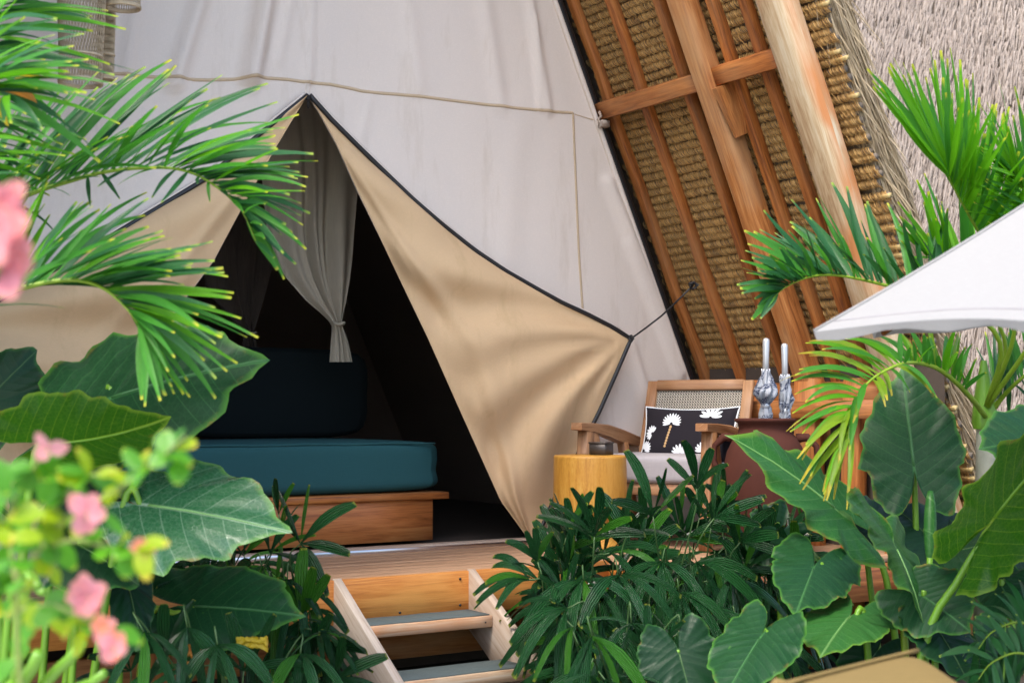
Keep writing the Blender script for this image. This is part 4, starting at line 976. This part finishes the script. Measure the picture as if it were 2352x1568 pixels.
# ---- palm fronds
def leaflet(parent, Bp, Tp, w, mat, r, sag=.12, nrm=None, name='leaflet', seg=7, fold=.35, blunt=.25, prof=None):
    X = Tp - Bp; L = X.length
    if nrm is None: nrm = V((r.gauss(0, .35), -.75 + r.gauss(0, .3), .65))
    sd = X.cross(nrm).normalized(); nn = sd.cross(X).normalized()
    if nn.dot(nrm) < 0: nn = -nn
    vs, uv, fs = [], [], []; tw = r.uniform(-.5, .5); sb = r.uniform(-.04, .04)
    prof = prof or [.30, .72, .95, 1.0, .92, .72, .48, blunt]
    for i in range(seg + 1):
        k = i / seg; p = Bp + X * k + Z * (L * sag * 4 * k * (1 - k) * .5) + sd * (sb * L * sin(pi * k))
        a = tw * k; s2 = sd * cos(a) + nn * sin(a); n2 = nn * cos(a) - sd * sin(a); ww = w * interp([(j / 7, q) for j, q in enumerate(prof)], k)
        vs += [p - s2 * ww + n2 * (fold * ww), p, p + s2 * ww + n2 * (fold * ww)]; uv += [(k, -1), (k, 0), (k, 1)]
    for i in range(seg):
        for j in (0, 1): fs.append((3 * i + j, 3 * i + j + 1, 3 * i + j + 4, 3 * i + j + 3))
    b = B(); b.add(vs, fs, uv); return obj(name, b, mat, parent)
def frond(parent, rachis, sets, seed, rr=.009, rmat='rachis'):
    r = random.Random(seed); R = pxs(rachis); b = B()
    tube(b, [spline(R, .95 * k / 30) for k in range(31)], lambda k: rr * (1 - .85 * k), 6); fr = obj('frond', b, MT[rmat], parent)
    for stt in sets:
        Tt = pxs(stt['tips']); n = stt['n']; t0, t1 = stt.get('t', (0.05, 1))
        for i in range(n):
            k = (i + r.uniform(-.25, .25)) / max(1, n - 1); k = max(0, min(1, k))
            Bp = spline(R, lerp(t0, t1, k)); Tp = spline(Tt, k)
            j = stt.get('jit', .035); Tp = Tp + V((r.gauss(0, j), r.gauss(0, j * 2.2), r.gauss(0, j)))
            Tp = Bp.lerp(Tp, r.uniform(.86, 1.06))
            m = stt['mat']; m = m if isinstance(m, str) else r.choice(m)
            leaflet(fr, Bp, Tp, stt.get('w', .016) * r.uniform(.8, 1.15), MT[m], r, sag=stt.get('sag', .12) + r.gauss(0, .03), blunt=stt.get('blunt', .3))
    return fr
pa = thing('areca_palm', 'palm at the left edge whose long frond arches over the tent door', 'palm', gp(-120, 4.7))
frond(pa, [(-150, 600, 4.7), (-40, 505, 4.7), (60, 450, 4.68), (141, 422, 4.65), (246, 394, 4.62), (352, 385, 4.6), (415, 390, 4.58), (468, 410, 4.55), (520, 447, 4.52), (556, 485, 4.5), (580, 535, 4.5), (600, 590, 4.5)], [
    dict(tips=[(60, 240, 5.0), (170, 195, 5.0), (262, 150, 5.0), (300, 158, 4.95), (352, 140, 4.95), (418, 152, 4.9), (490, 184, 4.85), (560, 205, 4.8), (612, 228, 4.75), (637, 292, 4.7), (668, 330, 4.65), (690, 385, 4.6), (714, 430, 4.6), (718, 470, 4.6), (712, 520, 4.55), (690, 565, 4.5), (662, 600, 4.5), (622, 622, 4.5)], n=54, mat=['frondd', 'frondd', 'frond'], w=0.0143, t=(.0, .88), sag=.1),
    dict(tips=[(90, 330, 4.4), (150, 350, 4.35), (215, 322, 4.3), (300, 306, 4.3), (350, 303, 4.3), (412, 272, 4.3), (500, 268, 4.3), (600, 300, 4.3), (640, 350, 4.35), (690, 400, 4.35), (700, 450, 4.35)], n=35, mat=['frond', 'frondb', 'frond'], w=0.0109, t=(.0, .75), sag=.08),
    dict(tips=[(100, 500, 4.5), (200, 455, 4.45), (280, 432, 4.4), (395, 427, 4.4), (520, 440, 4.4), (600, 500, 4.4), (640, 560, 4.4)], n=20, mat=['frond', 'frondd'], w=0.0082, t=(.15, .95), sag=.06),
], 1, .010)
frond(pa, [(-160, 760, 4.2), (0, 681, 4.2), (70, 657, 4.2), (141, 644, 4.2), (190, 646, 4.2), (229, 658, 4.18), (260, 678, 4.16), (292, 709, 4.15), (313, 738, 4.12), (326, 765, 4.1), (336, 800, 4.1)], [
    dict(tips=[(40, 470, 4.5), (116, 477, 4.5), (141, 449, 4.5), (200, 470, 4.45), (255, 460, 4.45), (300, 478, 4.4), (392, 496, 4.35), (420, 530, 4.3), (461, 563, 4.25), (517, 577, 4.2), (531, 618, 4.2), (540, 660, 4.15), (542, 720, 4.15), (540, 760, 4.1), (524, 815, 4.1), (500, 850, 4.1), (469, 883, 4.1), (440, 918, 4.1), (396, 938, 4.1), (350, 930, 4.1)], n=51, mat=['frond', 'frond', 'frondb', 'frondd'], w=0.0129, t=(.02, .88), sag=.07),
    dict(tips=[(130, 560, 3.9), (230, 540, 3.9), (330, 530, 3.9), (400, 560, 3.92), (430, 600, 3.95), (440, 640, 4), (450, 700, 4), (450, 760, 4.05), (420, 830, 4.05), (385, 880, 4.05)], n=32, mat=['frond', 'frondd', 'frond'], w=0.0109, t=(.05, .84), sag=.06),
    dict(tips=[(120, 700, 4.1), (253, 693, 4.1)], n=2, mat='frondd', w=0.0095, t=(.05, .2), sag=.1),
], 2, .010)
pc_ = thing('areca_palm', 'dense palm foliage at the top left corner, in front of the lampshades', 'palm', gp(-200, 4.3))
frond(pc_, [(-160, 520, 4.4), (-110, 330, 4.4), (-70, 180, 4.4), (-20, 60, 4.4), (40, -40, 4.4)], [
    dict(tips=[(100, 430, 4.3), (150, 350, 4.3), (165, 300, 4.3), (195, 205, 4.3), (215, 130, 4.3), (235, 60, 4.3), (250, 5, 4.3), (230, -60, 4.3)], n=40, mat=['frond', 'frondb', 'frondd'], w=0.0129, t=(.1, 1), sag=.1, jit=.05),
    dict(tips=[(40, 460, 4.6), (90, 400, 4.6), (120, 300, 4.6), (140, 200, 4.6), (150, 100, 4.6), (150, 20, 4.6), (120, -60, 4.6)], n=35, mat=['frondd', 'frondd', 'frond'], w=0.0163, t=(.1, 1), sag=.1, jit=.06),
], 3, .010)
frond(pc_, [(-200, 300, 4.0), (-120, 220, 4.0), (-40, 200, 4.0), (20, 220, 4.0)], [
    dict(tips=[(20, 20, 3.9), (80, 60, 3.9), (150, 110, 3.9), (190, 150, 3.9), (190, 210, 3.9), (160, 270, 3.9), (120, 330, 3.9)], n=27, mat=['frond', 'frondb', 'frondd'], w=0.0122, t=(.2, 1), sag=.12, jit=.05),
], 4, .010)
rq = random.Random(8)
leaflet(pc_, at(40, 190, 4.1), at(122, 182, 4.0), .03, MT['yellowleaf'], rq, .1, name='yellow_leaf'); leaflet(pc_, at(85, 262, 4.1), at(8, 205, 4.05), .035, MT['brownleaf'], rq, .2, name='brown_leaf')
leaflet(pc_, at(20, 290, 4.1), at(-10, 200, 4.0), .03, MT['yellowleaf'], rq, .1, name='yellow_leaf')
leaflet(pc_, at(-60, 60, 2.6), at(58, -20, 2.6), .03, MT['frondb'], rq, .1, name='broad_leaf')

pr_ = thing('areca_palm', 'palm on the right with a pale ringed trunk behind the parasol', 'palm', gp(2262, 6.25))
b = B(); tube(b, [gp(2262, 6.25) if i == 0 else at(lerp(2262, 2266, i / 9), lerp(1380, 925, i / 9), 6.25) for i in range(10)], lambda k: .052 - .01 * k, 12); obj('trunk', b, MT['trunk'], pr_)
b = B(); lathe(b, at(2262, 985, 6.25), [(.05, 0), (.056, .03), (.048, .12), (.03, .22), (.012, .3)], 14); obj('crown_shaft', b, MT['stalk'], pr_)
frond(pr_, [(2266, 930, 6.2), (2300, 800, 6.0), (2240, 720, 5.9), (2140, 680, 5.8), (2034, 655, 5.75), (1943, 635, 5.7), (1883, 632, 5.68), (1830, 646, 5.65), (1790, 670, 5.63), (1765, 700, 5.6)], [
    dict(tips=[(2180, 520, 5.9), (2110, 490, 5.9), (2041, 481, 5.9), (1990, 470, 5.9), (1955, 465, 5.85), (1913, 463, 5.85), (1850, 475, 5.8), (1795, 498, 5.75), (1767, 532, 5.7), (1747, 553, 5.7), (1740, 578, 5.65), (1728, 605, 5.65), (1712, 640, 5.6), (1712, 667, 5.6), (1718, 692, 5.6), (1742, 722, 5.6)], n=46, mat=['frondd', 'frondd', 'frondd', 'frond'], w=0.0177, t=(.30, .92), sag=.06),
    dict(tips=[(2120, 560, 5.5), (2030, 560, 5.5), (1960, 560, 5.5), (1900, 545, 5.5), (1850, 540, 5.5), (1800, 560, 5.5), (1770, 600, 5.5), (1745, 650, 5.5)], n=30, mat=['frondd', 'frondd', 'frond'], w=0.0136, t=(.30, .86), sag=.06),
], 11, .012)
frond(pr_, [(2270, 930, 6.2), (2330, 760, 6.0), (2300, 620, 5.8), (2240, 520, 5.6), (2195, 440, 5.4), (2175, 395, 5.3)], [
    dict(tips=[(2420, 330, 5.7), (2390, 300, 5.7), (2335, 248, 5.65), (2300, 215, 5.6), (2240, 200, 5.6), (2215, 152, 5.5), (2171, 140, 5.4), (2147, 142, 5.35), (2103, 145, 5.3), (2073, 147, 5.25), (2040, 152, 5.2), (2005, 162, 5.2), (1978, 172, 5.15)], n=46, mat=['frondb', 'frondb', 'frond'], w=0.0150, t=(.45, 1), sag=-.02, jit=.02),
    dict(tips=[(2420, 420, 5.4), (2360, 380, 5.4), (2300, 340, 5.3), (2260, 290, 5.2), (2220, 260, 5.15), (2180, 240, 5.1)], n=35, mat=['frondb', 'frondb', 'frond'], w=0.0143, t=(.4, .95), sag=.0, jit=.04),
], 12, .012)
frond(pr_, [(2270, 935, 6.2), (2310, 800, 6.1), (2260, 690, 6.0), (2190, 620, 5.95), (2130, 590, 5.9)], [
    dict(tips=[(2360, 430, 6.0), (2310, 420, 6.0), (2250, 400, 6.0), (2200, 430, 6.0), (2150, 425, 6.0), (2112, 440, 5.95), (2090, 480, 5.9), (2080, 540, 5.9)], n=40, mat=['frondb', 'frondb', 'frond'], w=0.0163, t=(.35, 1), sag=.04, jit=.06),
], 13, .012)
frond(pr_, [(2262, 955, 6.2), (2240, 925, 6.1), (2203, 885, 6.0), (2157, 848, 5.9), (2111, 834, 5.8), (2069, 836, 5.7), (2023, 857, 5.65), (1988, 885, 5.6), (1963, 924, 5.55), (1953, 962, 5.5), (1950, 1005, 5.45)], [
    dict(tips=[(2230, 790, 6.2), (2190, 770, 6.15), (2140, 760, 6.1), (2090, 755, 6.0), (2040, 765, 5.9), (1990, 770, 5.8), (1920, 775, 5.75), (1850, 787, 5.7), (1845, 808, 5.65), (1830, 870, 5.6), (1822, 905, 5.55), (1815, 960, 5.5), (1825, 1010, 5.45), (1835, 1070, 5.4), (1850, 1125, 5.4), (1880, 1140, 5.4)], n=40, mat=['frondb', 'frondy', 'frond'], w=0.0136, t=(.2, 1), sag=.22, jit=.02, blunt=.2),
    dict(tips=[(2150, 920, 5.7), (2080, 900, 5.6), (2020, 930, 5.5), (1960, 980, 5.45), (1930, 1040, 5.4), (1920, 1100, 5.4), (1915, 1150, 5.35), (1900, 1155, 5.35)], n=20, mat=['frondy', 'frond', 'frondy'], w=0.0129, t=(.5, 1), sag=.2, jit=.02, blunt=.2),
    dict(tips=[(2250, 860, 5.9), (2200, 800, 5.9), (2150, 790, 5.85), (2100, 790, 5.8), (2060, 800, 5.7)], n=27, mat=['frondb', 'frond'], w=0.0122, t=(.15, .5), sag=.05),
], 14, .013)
frond(pr_, [(2270, 930, 6.2), (2380, 760, 5.9), (2400, 600, 5.7), (2370, 480, 5.5), (2330, 400, 5.4)], [
    dict(tips=[(2520, 420, 5.7), (2470, 340, 5.6), (2400, 250, 5.5), (2350, 220, 5.4), (2300, 230, 5.35), (2270, 260, 5.3), (2250, 320, 5.3), (2240, 380, 5.3)], n=40, mat=['frondb', 'frondb', 'frond'], w=.013, t=(.4, 1), sag=.0, jit=.03),
    dict(tips=[(2300, 560, 5.5), (2270, 500, 5.4), (2250, 440, 5.35), (2260, 380, 5.3), (2290, 320, 5.3)], n=22, mat=['frondb', 'frond'], w=.013, t=(.4, 1), sag=.03, jit=.03)], 16, .012)
frond(pr_, [(2268, 960, 6.25), (2300, 915, 6.2), (2345, 870, 6.1), (2420, 815, 6.0), (2500, 790, 5.9)], [
    dict(tips=[(2270, 790, 6.4), (2300, 765, 6.3), (2350, 750, 6.2), (2420, 740, 6.1), (2500, 720, 6.0)], n=27, mat=['frond', 'frondd'], w=0.0122, t=(.1, 1), sag=.05),
    dict(tips=[(2330, 960, 6.3), (2360, 930, 6.2), (2420, 900, 6.1)], n=11, mat=['frondd'], w=0.0095, t=(.3, 1), sag=.1)], 15, .014)
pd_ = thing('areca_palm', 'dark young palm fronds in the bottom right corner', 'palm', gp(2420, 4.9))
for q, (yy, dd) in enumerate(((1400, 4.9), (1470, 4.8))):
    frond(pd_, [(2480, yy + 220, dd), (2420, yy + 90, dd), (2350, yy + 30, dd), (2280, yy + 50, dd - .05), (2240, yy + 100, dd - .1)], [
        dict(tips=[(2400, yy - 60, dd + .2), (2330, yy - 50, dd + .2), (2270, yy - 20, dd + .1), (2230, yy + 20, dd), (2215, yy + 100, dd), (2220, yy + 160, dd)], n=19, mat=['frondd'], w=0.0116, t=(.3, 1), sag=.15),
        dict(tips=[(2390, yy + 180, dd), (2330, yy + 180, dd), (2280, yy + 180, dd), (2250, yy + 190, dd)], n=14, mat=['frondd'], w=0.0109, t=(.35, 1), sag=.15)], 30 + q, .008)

# ---- lady palms
def fan(parent, p, d, n, L, spread, w, seed, mat='lady', stem=None, droop=.2, face=None):
    r = random.Random(seed); d = d.normalized()
    fc = face if face is not None else V((r.gauss(0, .2), -.8, .6))
    sd = d.cross(fc).normalized(); nn = sd.cross(d).normalized()
    b = B()
    if stem is not None:
        P = [p, p - d * .08 - Z * .03, stem]; tube(b, [spline(P, k / 8) for k in range(9)], lambda k: .0028 + .001 * k, 5)
    else: tube(b, [p - d * .1, p], .003, 5)
    lf = obj('leaf', b, MT['stalkd'], parent)
    for i in range(n):
        a = lerp(-spread, spread, i / (n - 1) if n > 1 else .5) + r.gauss(0, .06)
        dr = (d * cos(a) + sd * sin(a) + nn * r.gauss(.05, .22)).normalized()
        l = L * 1.12 * (1 - .18 * abs(a) / max(.3, spread)) * r.uniform(.82, 1.1)
        tip = p + dr * l - Z * (droop * l * (.6 + .4 * max(0, 1 - dr.z)) * r.uniform(.6, 1.3))
        m = 'ladyl' if (mat == 'lady' and r.random() < .16) else mat
        leaflet(lf, p, tip, w * r.uniform(.6, 1.4), MT[m], r, sag=.10 + droop * .6, nrm=(nn + V((r.gauss(0, .2), r.gauss(0, .2), r.gauss(0, .2)))), fold=.22, prof=[.12, .38, .78, 1.0, 1.05, 1.0, .88, .55])
    return lf
def lady(label, gx, D, fans, seed, group):
    r = random.Random(seed); g = gp(gx, D); pl = thing('lady_palm', label, 'palm', g, group)
    b = B(); cs = []
    top = min(f[1] for f in fans)
    for k in range(3):
        q = g + V((r.uniform(-.12, .12), r.uniform(-.08, .1), 0)); t_ = at(gx + r.uniform(-40, 40), top + 170 + 50 * k, D + .12)
        cb = B(); tube(cb, [q, q.lerp(t_, .5) + V((r.uniform(-.02, .02), 0, 0)), t_], .009, 7); obj('cane', cb, MT['cane_stem'], pl); cs.append((q, t_))
    for i, f in enumerate(fans):
        x, y, dx, dy, n, L, sp = f[:7]; dp = f[7] if len(f) > 7 else r.uniform(-.25, .25); mt = f[8] if len(f) > 8 else 'lady'
        p = at(x, y, D + dp)
        d = V((dx, r.uniform(-.55, -.05), -dy))
        q, t_ = cs[i % 3]; k = max(0.1, min(1, (p.z - .1) / max(.1, t_.z))); stem = q.lerp(t_, k * .8)
        up = -dy > .3
        n = max(4, n - 2) if n > 4 else n
        fan(pl, p, d, n, L, sp, .0175 if L > .2 else .014, seed * 100 + i, mt, stem, droop=.08 if up else .3, face=V((r.gauss(0, .2), -.9, .35)) if up else V((r.gauss(0, .2), -.55, .85)))
    return pl
GL = 'lady palms in front of the deck, right of the stairs'
lady('lady palm nearest the stairs, its leaflets drooping over the white stringer', 1240, 5.95, [
    (1240, 1335, -.7, .15, 8, .27, 1.3), (1235, 1290, -.2, -.7, 4, .17, .6), (1290, 1395, .1, .9, 6, .26, .9), (1300, 1310, -.1, -.8, 6, .2, .9), (1215, 1330, -.9, -.1, 5, .2, .7),
    (1310, 1470, .1, .8, 6, .26, 1.0), (1300, 1560, .1, -.8, 6, .2, .8)], 1, GL)
lady('lady palm with an upright fan of leaflets in front of the yellow stool', 1370, 6.05, [
    (1365, 1232, .05, -1, 9, .27, 1.35, -.25), (1315, 1235, -.25, -.9, 5, .2, .7), (1440, 1230, .3, -.8, 6, .25, 1.0), (1340, 1330, .0, .9, 8, .28, 1.2, -.3), (1420, 1320, .2, .9, 8, .28, 1.2, -.3), (1380, 1420, .1, 1, 7, .28, 1.0, -.35),
    (1340, 1400, .0, .9, 6, .26, .9), (1370, 1500, .1, .9, 7, .26, 1.1, -.3), (1430, 1480, .3, .9, 7, .26, 1.1, -.2), (1400, 1270, .9, -.2, 6, .26, .8)], 2, GL)
lady('lady palm with tall leaflets standing up before the armchair seat', 1560, 6.15, [
    (1600, 1122, .1, -1, 6, .25, .85, 0), (1500, 1185, -.2, -1, 6, .27, .8), (1560, 1210, -.5, -.6, 6, .25, .9), (1640, 1190, .6, -.6, 6, .24, .9), (1520, 1290, -.2, .7, 8, .27, 1.2, -.2), (1600, 1290, .3, .8, 8, .28, 1.2, -.2),
    (1560, 1360, .1, .9, 8, .29, 1.0, -.35), (1490, 1400, -.2, .95, 7, .29, .9, -.35), (1620, 1400, .4, .8, 7, .27, 1.0, -.3), (1540, 1480, -.1, .9, 7, .28, 1.0, -.3), (1570, 1240, .2, -.5, 7, .25, 1.2)], 3, GL)
lady('lady palm on the right of its clump, against the clay pot', 1700, 6.2, [
    (1700, 1245, .5, -.7, 7, .25, 1.0), (1670, 1180, .2, -.9, 5, .22, .8), (1740, 1300, .7, .2, 7, .25, 1.1), (1680, 1330, .2, .8, 8, .27, 1.1, -.2), (1740, 1380, .6, .7, 6, .25, 1.0), (1650, 1270, -.5, .3, 7, .25, 1.1), (1690, 1420, .1, .9, 7, .27, 1.0, -.3), (1790, 1250, .6, -.4, 5, .22, .9)], 4, GL)
TOPR = [(1110, 1320), (1200, 1260), (1270, 1230), (1400, 1215), (1520, 1180), (1620, 1150), (1700, 1205), (1790, 1260)]
def more_fans(pl, x0, x1, top, n, seed, D0, D1, ybot=1590):
    r = random.Random(seed)
    for i in range(n):
        x = r.uniform(x0, x1); y0 = interp(top, x); y = y0 + (ybot - y0) * r.random(); k = (y - y0) / (ybot - y0)
        if x < 1500 and y > 1350: x = max(x, 1290 + (y - 1350) * .3)
        if x < 1000: x = min(x, 690 + (y - 1300) * .1)
        p = at(x, y, r.uniform(D0, D1)); up = k < .3 and r.random() < .75
        d = V((r.uniform(-.6, .6), r.uniform(-.6, 0), r.uniform(.6, 1) if up else r.uniform(-1, .15)))
        fan(pl, p, d, r.randint(4, 6), r.uniform(.2, .26) if up else r.uniform(.24, .32), r.uniform(.7, 1.2), r.uniform(.013, .021), seed * 1000 + i, 'lady', p + V((r.uniform(-.06, .06), .12, -.2)), droop=.08 if up else .32, face=V((r.gauss(0, .3), -.6, .75)))
GL2 = 'lady palms in front of the deck, left of the stairs'
lady('lady palm with a wide spread fan before the daybed panel', 690, 5.75, [
    (690, 1248, .35, -.35, 9, .26, 2.2, -.1), (640, 1230, -.1, -.9, 4, .2, .6), (690, 1350, .2, .8, 7, .25, 1.0), (660, 1330, -.1, .9, 7, .25, 1.2), (700, 1420, .1, .8, 7, .25, 1.0), (690, 1420, .1, -.9, 4, .26, .5, -.2, 'ladyl'), (745, 1490, .3, -.4, 7, .24, 1.5), (680, 1540, .1, .4, 7, .26, 1.3), (735, 1560, .1, .3, 7, .23, 1.2), (735, 1450, .5, .2, 5, .2, .9, -.25), (770, 1560, .5, -.6, 5, .22, 1.0, -.3), (712, 1400, .1, .5, 6, .2, 1.1, -.1), (728, 1470, -.1, .6, 6, .2, 1.1, -.15), (752, 1530, -.2, .4, 6, .2, 1.1, -.2), (720, 1500, .2, -.8, 5, .2, .9, -.2)], 5, GL2)
lady('bushy lady palm rooted left of the stairs, under the shiny elephant ear', 540, 5.9, [
    (560, 1275, -.2, -.7, 6, .2, 1.1), (500, 1290, -.4, .3, 7, .22, 1.3), (600, 1300, .3, .6, 7, .24, 1.2), (450, 1320, -.4, .5, 6, .22, 1.1), (620, 1270, .4, -.4, 6, .2, 1.0), (560, 1340, .0, .9, 7, .22, 1.1), (610, 1400, .3, .8, 7, .24, 1.1), (640, 1180, .1, -1, 3, .17, .35), (470, 1250, -.1, -.6, 5, .2, .9), (520, 1400, -.1, .9, 7, .24, 1.2)], 6, GL2)
lady('low lady palm at the bottom edge, below the matt elephant ear leaf', 560, 5.1, [
    (450, 1530, -.6, .1, 6, .25, 1.0), (560, 1540, .1, -.6, 6, .24, 1.2), (380, 1500, -.3, -.8, 5, .24, .9), (640, 1550, .5, -.3, 7, .24, 1.1), (500, 1480, .2, .8, 6, .22, 1.0), (430, 1440, .1, .9, 5, .22, .9), (300, 1540, -.3, -.6, 6, .24, 1.1), (330, 1450, .3, .8, 5, .22, .9), (690, 1500, .2, .8, 6, .24, .9)], 7, GL2)
lady('deep shaded lady palm at the bottom centre right of the stairs', 1420, 5.5, [
    (1350, 1545, -.2, .5, 7, .24, 1.0), (1390, 1560, .1, .2, 8, .26, 1.4), (1480, 1550, .3, -.4, 7, .26, 1.2), (1560, 1450, .3, .9, 6, .28, .9), (1360, 1460, .1, .95, 6, .28, .8), (1450, 1430, .1, .95, 6, .28, .8), (1620, 1520, .4, .6, 6, .26, 1.0)], 8, GL)
LP = [o for o in bpy.data.objects if o.name.startswith('lady_palm')]
LP.sort(key=lambda o: o.name)
for i, (x0, x1) in enumerate(((1265, 1340), (1290, 1450), (1440, 1640), (1600, 1800))): more_fans(LP[i], x0, x1, TOPR, 21, 50 + i, 6.1, 6.62)
more_fans(LP[3], 1660, 1880, [(1660, 1200), (1900, 1230)], 16, 57, 6.3, 6.7)
more_fans(LP[6], 250, 470, [(250, 1290), (470, 1300)], 14, 63, 5.5, 5.9)
more_fans(LP[2], 1420, 1640, [(1420, 1245), (1640, 1235)], 12, 71, 6.45, 6.68, 1360)
more_fans(LP[3], 1640, 1850, [(1640, 1235), (1850, 1240)], 12, 72, 6.45, 6.68, 1370)
more_fans(LP[4], 640, 780, [(640, 1300), (780, 1400)], 11, 60, 5.9, 6.2); more_fans(LP[5], 400, 660, [(400, 1290), (660, 1290)], 16, 61, 5.9, 6.3)
# withered leaves caught in the plants
wl = thing('withered_leaf', 'crumpled orange withered leaf under the matt elephant ear leaf', 'leaf', at(588, 1480, 5.1))
b = B(); grid(b, lambda a, c: at(lerp(542, 616, a), lerp(1462, 1500 - 14 * sin(a * 3), c), 5.1) + V((0, .02 * mnoise.noise(V((a * 4, c * 4, 0))), .012 * mnoise.noise(V((a * 9, c * 6, 2))))), 14, 10); obj('blade', b, MT['yellowleaf'], wl)
wl = thing('withered_leaf', 'narrow hanging orange withered leaf left of the crumpled one', 'leaf', at(440, 1535, 5.1))
b = B(); grid(b, lambda a, c: at(lerp(428, 462 - 20 * c, a) + 6 * sin(c * 7), lerp(1478, 1540, c), 5.1) + V((0, .02 * mnoise.noise(V((a * 4, c * 5, 4))), 0)), 8, 12); obj('blade', b, MT['brownleaf'], wl)

# ---- bougainvillea, very near, out of focus
def roundleaf(parent, p, d, nrm, L, W, mat, r, name='leaf'):
    d = d.normalized(); sd = d.cross(nrm).normalized(); nn = sd.cross(d).normalized(); vs, uv, fs = [], [], []
    cv = r.uniform(-.1, .35)
    for i in range(7):
        k = i / 6; w_ = W * (.08 + .92 * sin(pi * min(1, k * .93 + .03)) ** .75)
        c = p + d * (L * k) - nn * (cv * L * k * k)
        vs += [c - sd * w_ + nn * (.2 * w_), c, c + sd * w_ + nn * (.2 * w_)]; uv += [(k, -1), (k, 0), (k, 1)]
    for i in range(6):
        for j in (0, 1): fs.append((3 * i + j, 3 * i + j + 1, 3 * i + j + 4, 3 * i + j + 3))
    b = B(); b.add(vs, fs, uv); return obj(name, b, mat, parent)
def flower(parent, p, R, mat, r, n=3, layers=1):
    b = B(); tube(b, [p - V((0, 0, .012)), p], .002, 5); fl = obj('flower', b, MT['bstem'], parent)
    for l in range(layers):
        for i in range(n):
            a = 2 * pi * i / n + r.uniform(-.4, .4) + l * .6
            d = V((cos(a), -.35 + r.uniform(-.3, .3), sin(a))); roundleaf(fl, p + V((0, .004 * l, 0)), d, V((0, -1, .1)) + V((r.gauss(0, .3), 0, r.gauss(0, .3))), R * r.uniform(.8, 1.15), R * .48, MT[mat if r.random() < .75 else 'pink'], r, 'bract')
    return fl
bg = thing('bougainvillea', 'blurred yellow-green bougainvillea with pink flowers in the left foreground', 'shrub', gp(60, 1.95))
r = random.Random(21)
stems = [[(50, 1640, 1.95), (38, 1420, 1.95), (45, 1280, 1.92), (90, 1200, 1.9)], [(60, 1300, 1.93), (150, 1190, 1.9), (260, 1130, 1.88), (360, 1060, 1.86), (425, 1000, 1.85)],
         [(70, 1260, 1.93), (180, 1240, 1.88), (270, 1260, 1.85), (330, 1250, 1.84)], [(45, 1400, 1.95), (120, 1390, 1.92), (190, 1420, 1.9), (270, 1450, 1.88)], [(40, 1350, 1.93), (20, 1200, 1.95), (60, 1100, 1.92), (105, 1040, 1.9)],
         [(-80, 1500, 1.95), (-40, 1380, 1.95), (10, 1300, 1.95)], [(100, 1190, 1.9), (190, 1100, 1.9), (240, 1090, 1.9)]]
for s_ in stems:
    P = pxs(s_); b = B(); tube(b, [spline(P, k / 16) for k in range(17)], lambda k: .0042 * (1 - .6 * k), 6); obj('stem', b, MT['bstem'], bg)
spots = []
for s_ in stems[1:]:
    P = pxs(s_)
    for k in range(13): spots.append(spline(P, r.uniform(.1, 1)))
for _ in range(30): spots.append(at(r.gauss(70, 75), r.gauss(1215, 70), r.uniform(1.8, 2.05)))
for _ in range(12): spots.append(at(r.gauss(90, 70), r.gauss(1420, 50), r.uniform(1.85, 2.05)))
for _ in range(6): spots.append(at(r.gauss(410, 22), r.gauss(1030, 30), r.uniform(1.83, 1.9)))
for p in spots:
    d = V((r.gauss(0, .8), r.gauss(-.1, .5), r.gauss(-.1, .7)))
    roundleaf(bg, p, d, V((r.gauss(0, .5), -.6, .9)), r.uniform(.026, .046), r.uniform(.011, .018), MT['bleaf' if r.random() < .7 else 'bleafy'], r)
for (x, y, D, R, m, n, l) in ((110, 1030, 1.88, .023, 'pink', 3, 1), (200, 1175, 1.84, .028, 'pink', 3, 2), (332, 1262, 1.84, .018, 'coral', 3, 2), (205, 1370, 1.88, .030, 'pink', 4, 2), (235, 1440, 1.87, .018, 'coral', 3, 2), (262, 1485, 1.86, .024, 'coral', 3, 2)):
    flower(bg, at(x, y, D), R, m, r, n, l)
b2 = thing('bougainvillea', 'large blurred pink blossom on a stem at the left edge', 'shrub', gp(-60, 1.5))
b = B(); P = [gp(-60, 1.5), at(-70, 1000, 1.5), at(-30, 700, 1.5), at(10, 560, 1.5)]; tube(b, [spline(P, k / 14) for k in range(15)], .004, 6); obj('stem', b, MT['bstem'], b2)
for (x, y, R, m) in ((0, 480, .034, 'pink'), (4, 560, .03, 'coral'), (0, 620, .034, 'pink'), (-20, 540, .04, 'pink')):
    flower(b2, at(x, y, 1.5 + r.uniform(-.02, .02)), R, m, r, 5, 3)
# cut green stalks in the bottom left corner
cs_ = thing('cut_stalks', 'clump of bright green cut leaf stalks in the bottom left corner', 'plant', gp(40, 3.0))
for i, (x0, y0, x1, y1, w_) in enumerate(((60, 1700, 190, 1475, .013), (20, 1700, 90, 1500, .016), (110, 1700, 240, 1545, .011), (-10, 1650, 60, 1490, .012), (20, 1400, 90, 1345, .009), (-30, 1420, 25, 1350, .009), (0, 1700, 25, 1575, .016), (50, 1420, 100, 1360, .01))):
    b = B(); p0, p1 = at(x0, y0, 3.0), at(x1, y1, 2.9); g0 = V((p0.x - .05, p0.y + .05, 0)); P = [g0, p0, p1]
    tube(b, [spline(P, k / 10) for k in range(11)], lambda k: w_ * (1.15 - .3 * k), 9); obj('stalk', b, MT['stalk'], cs_)
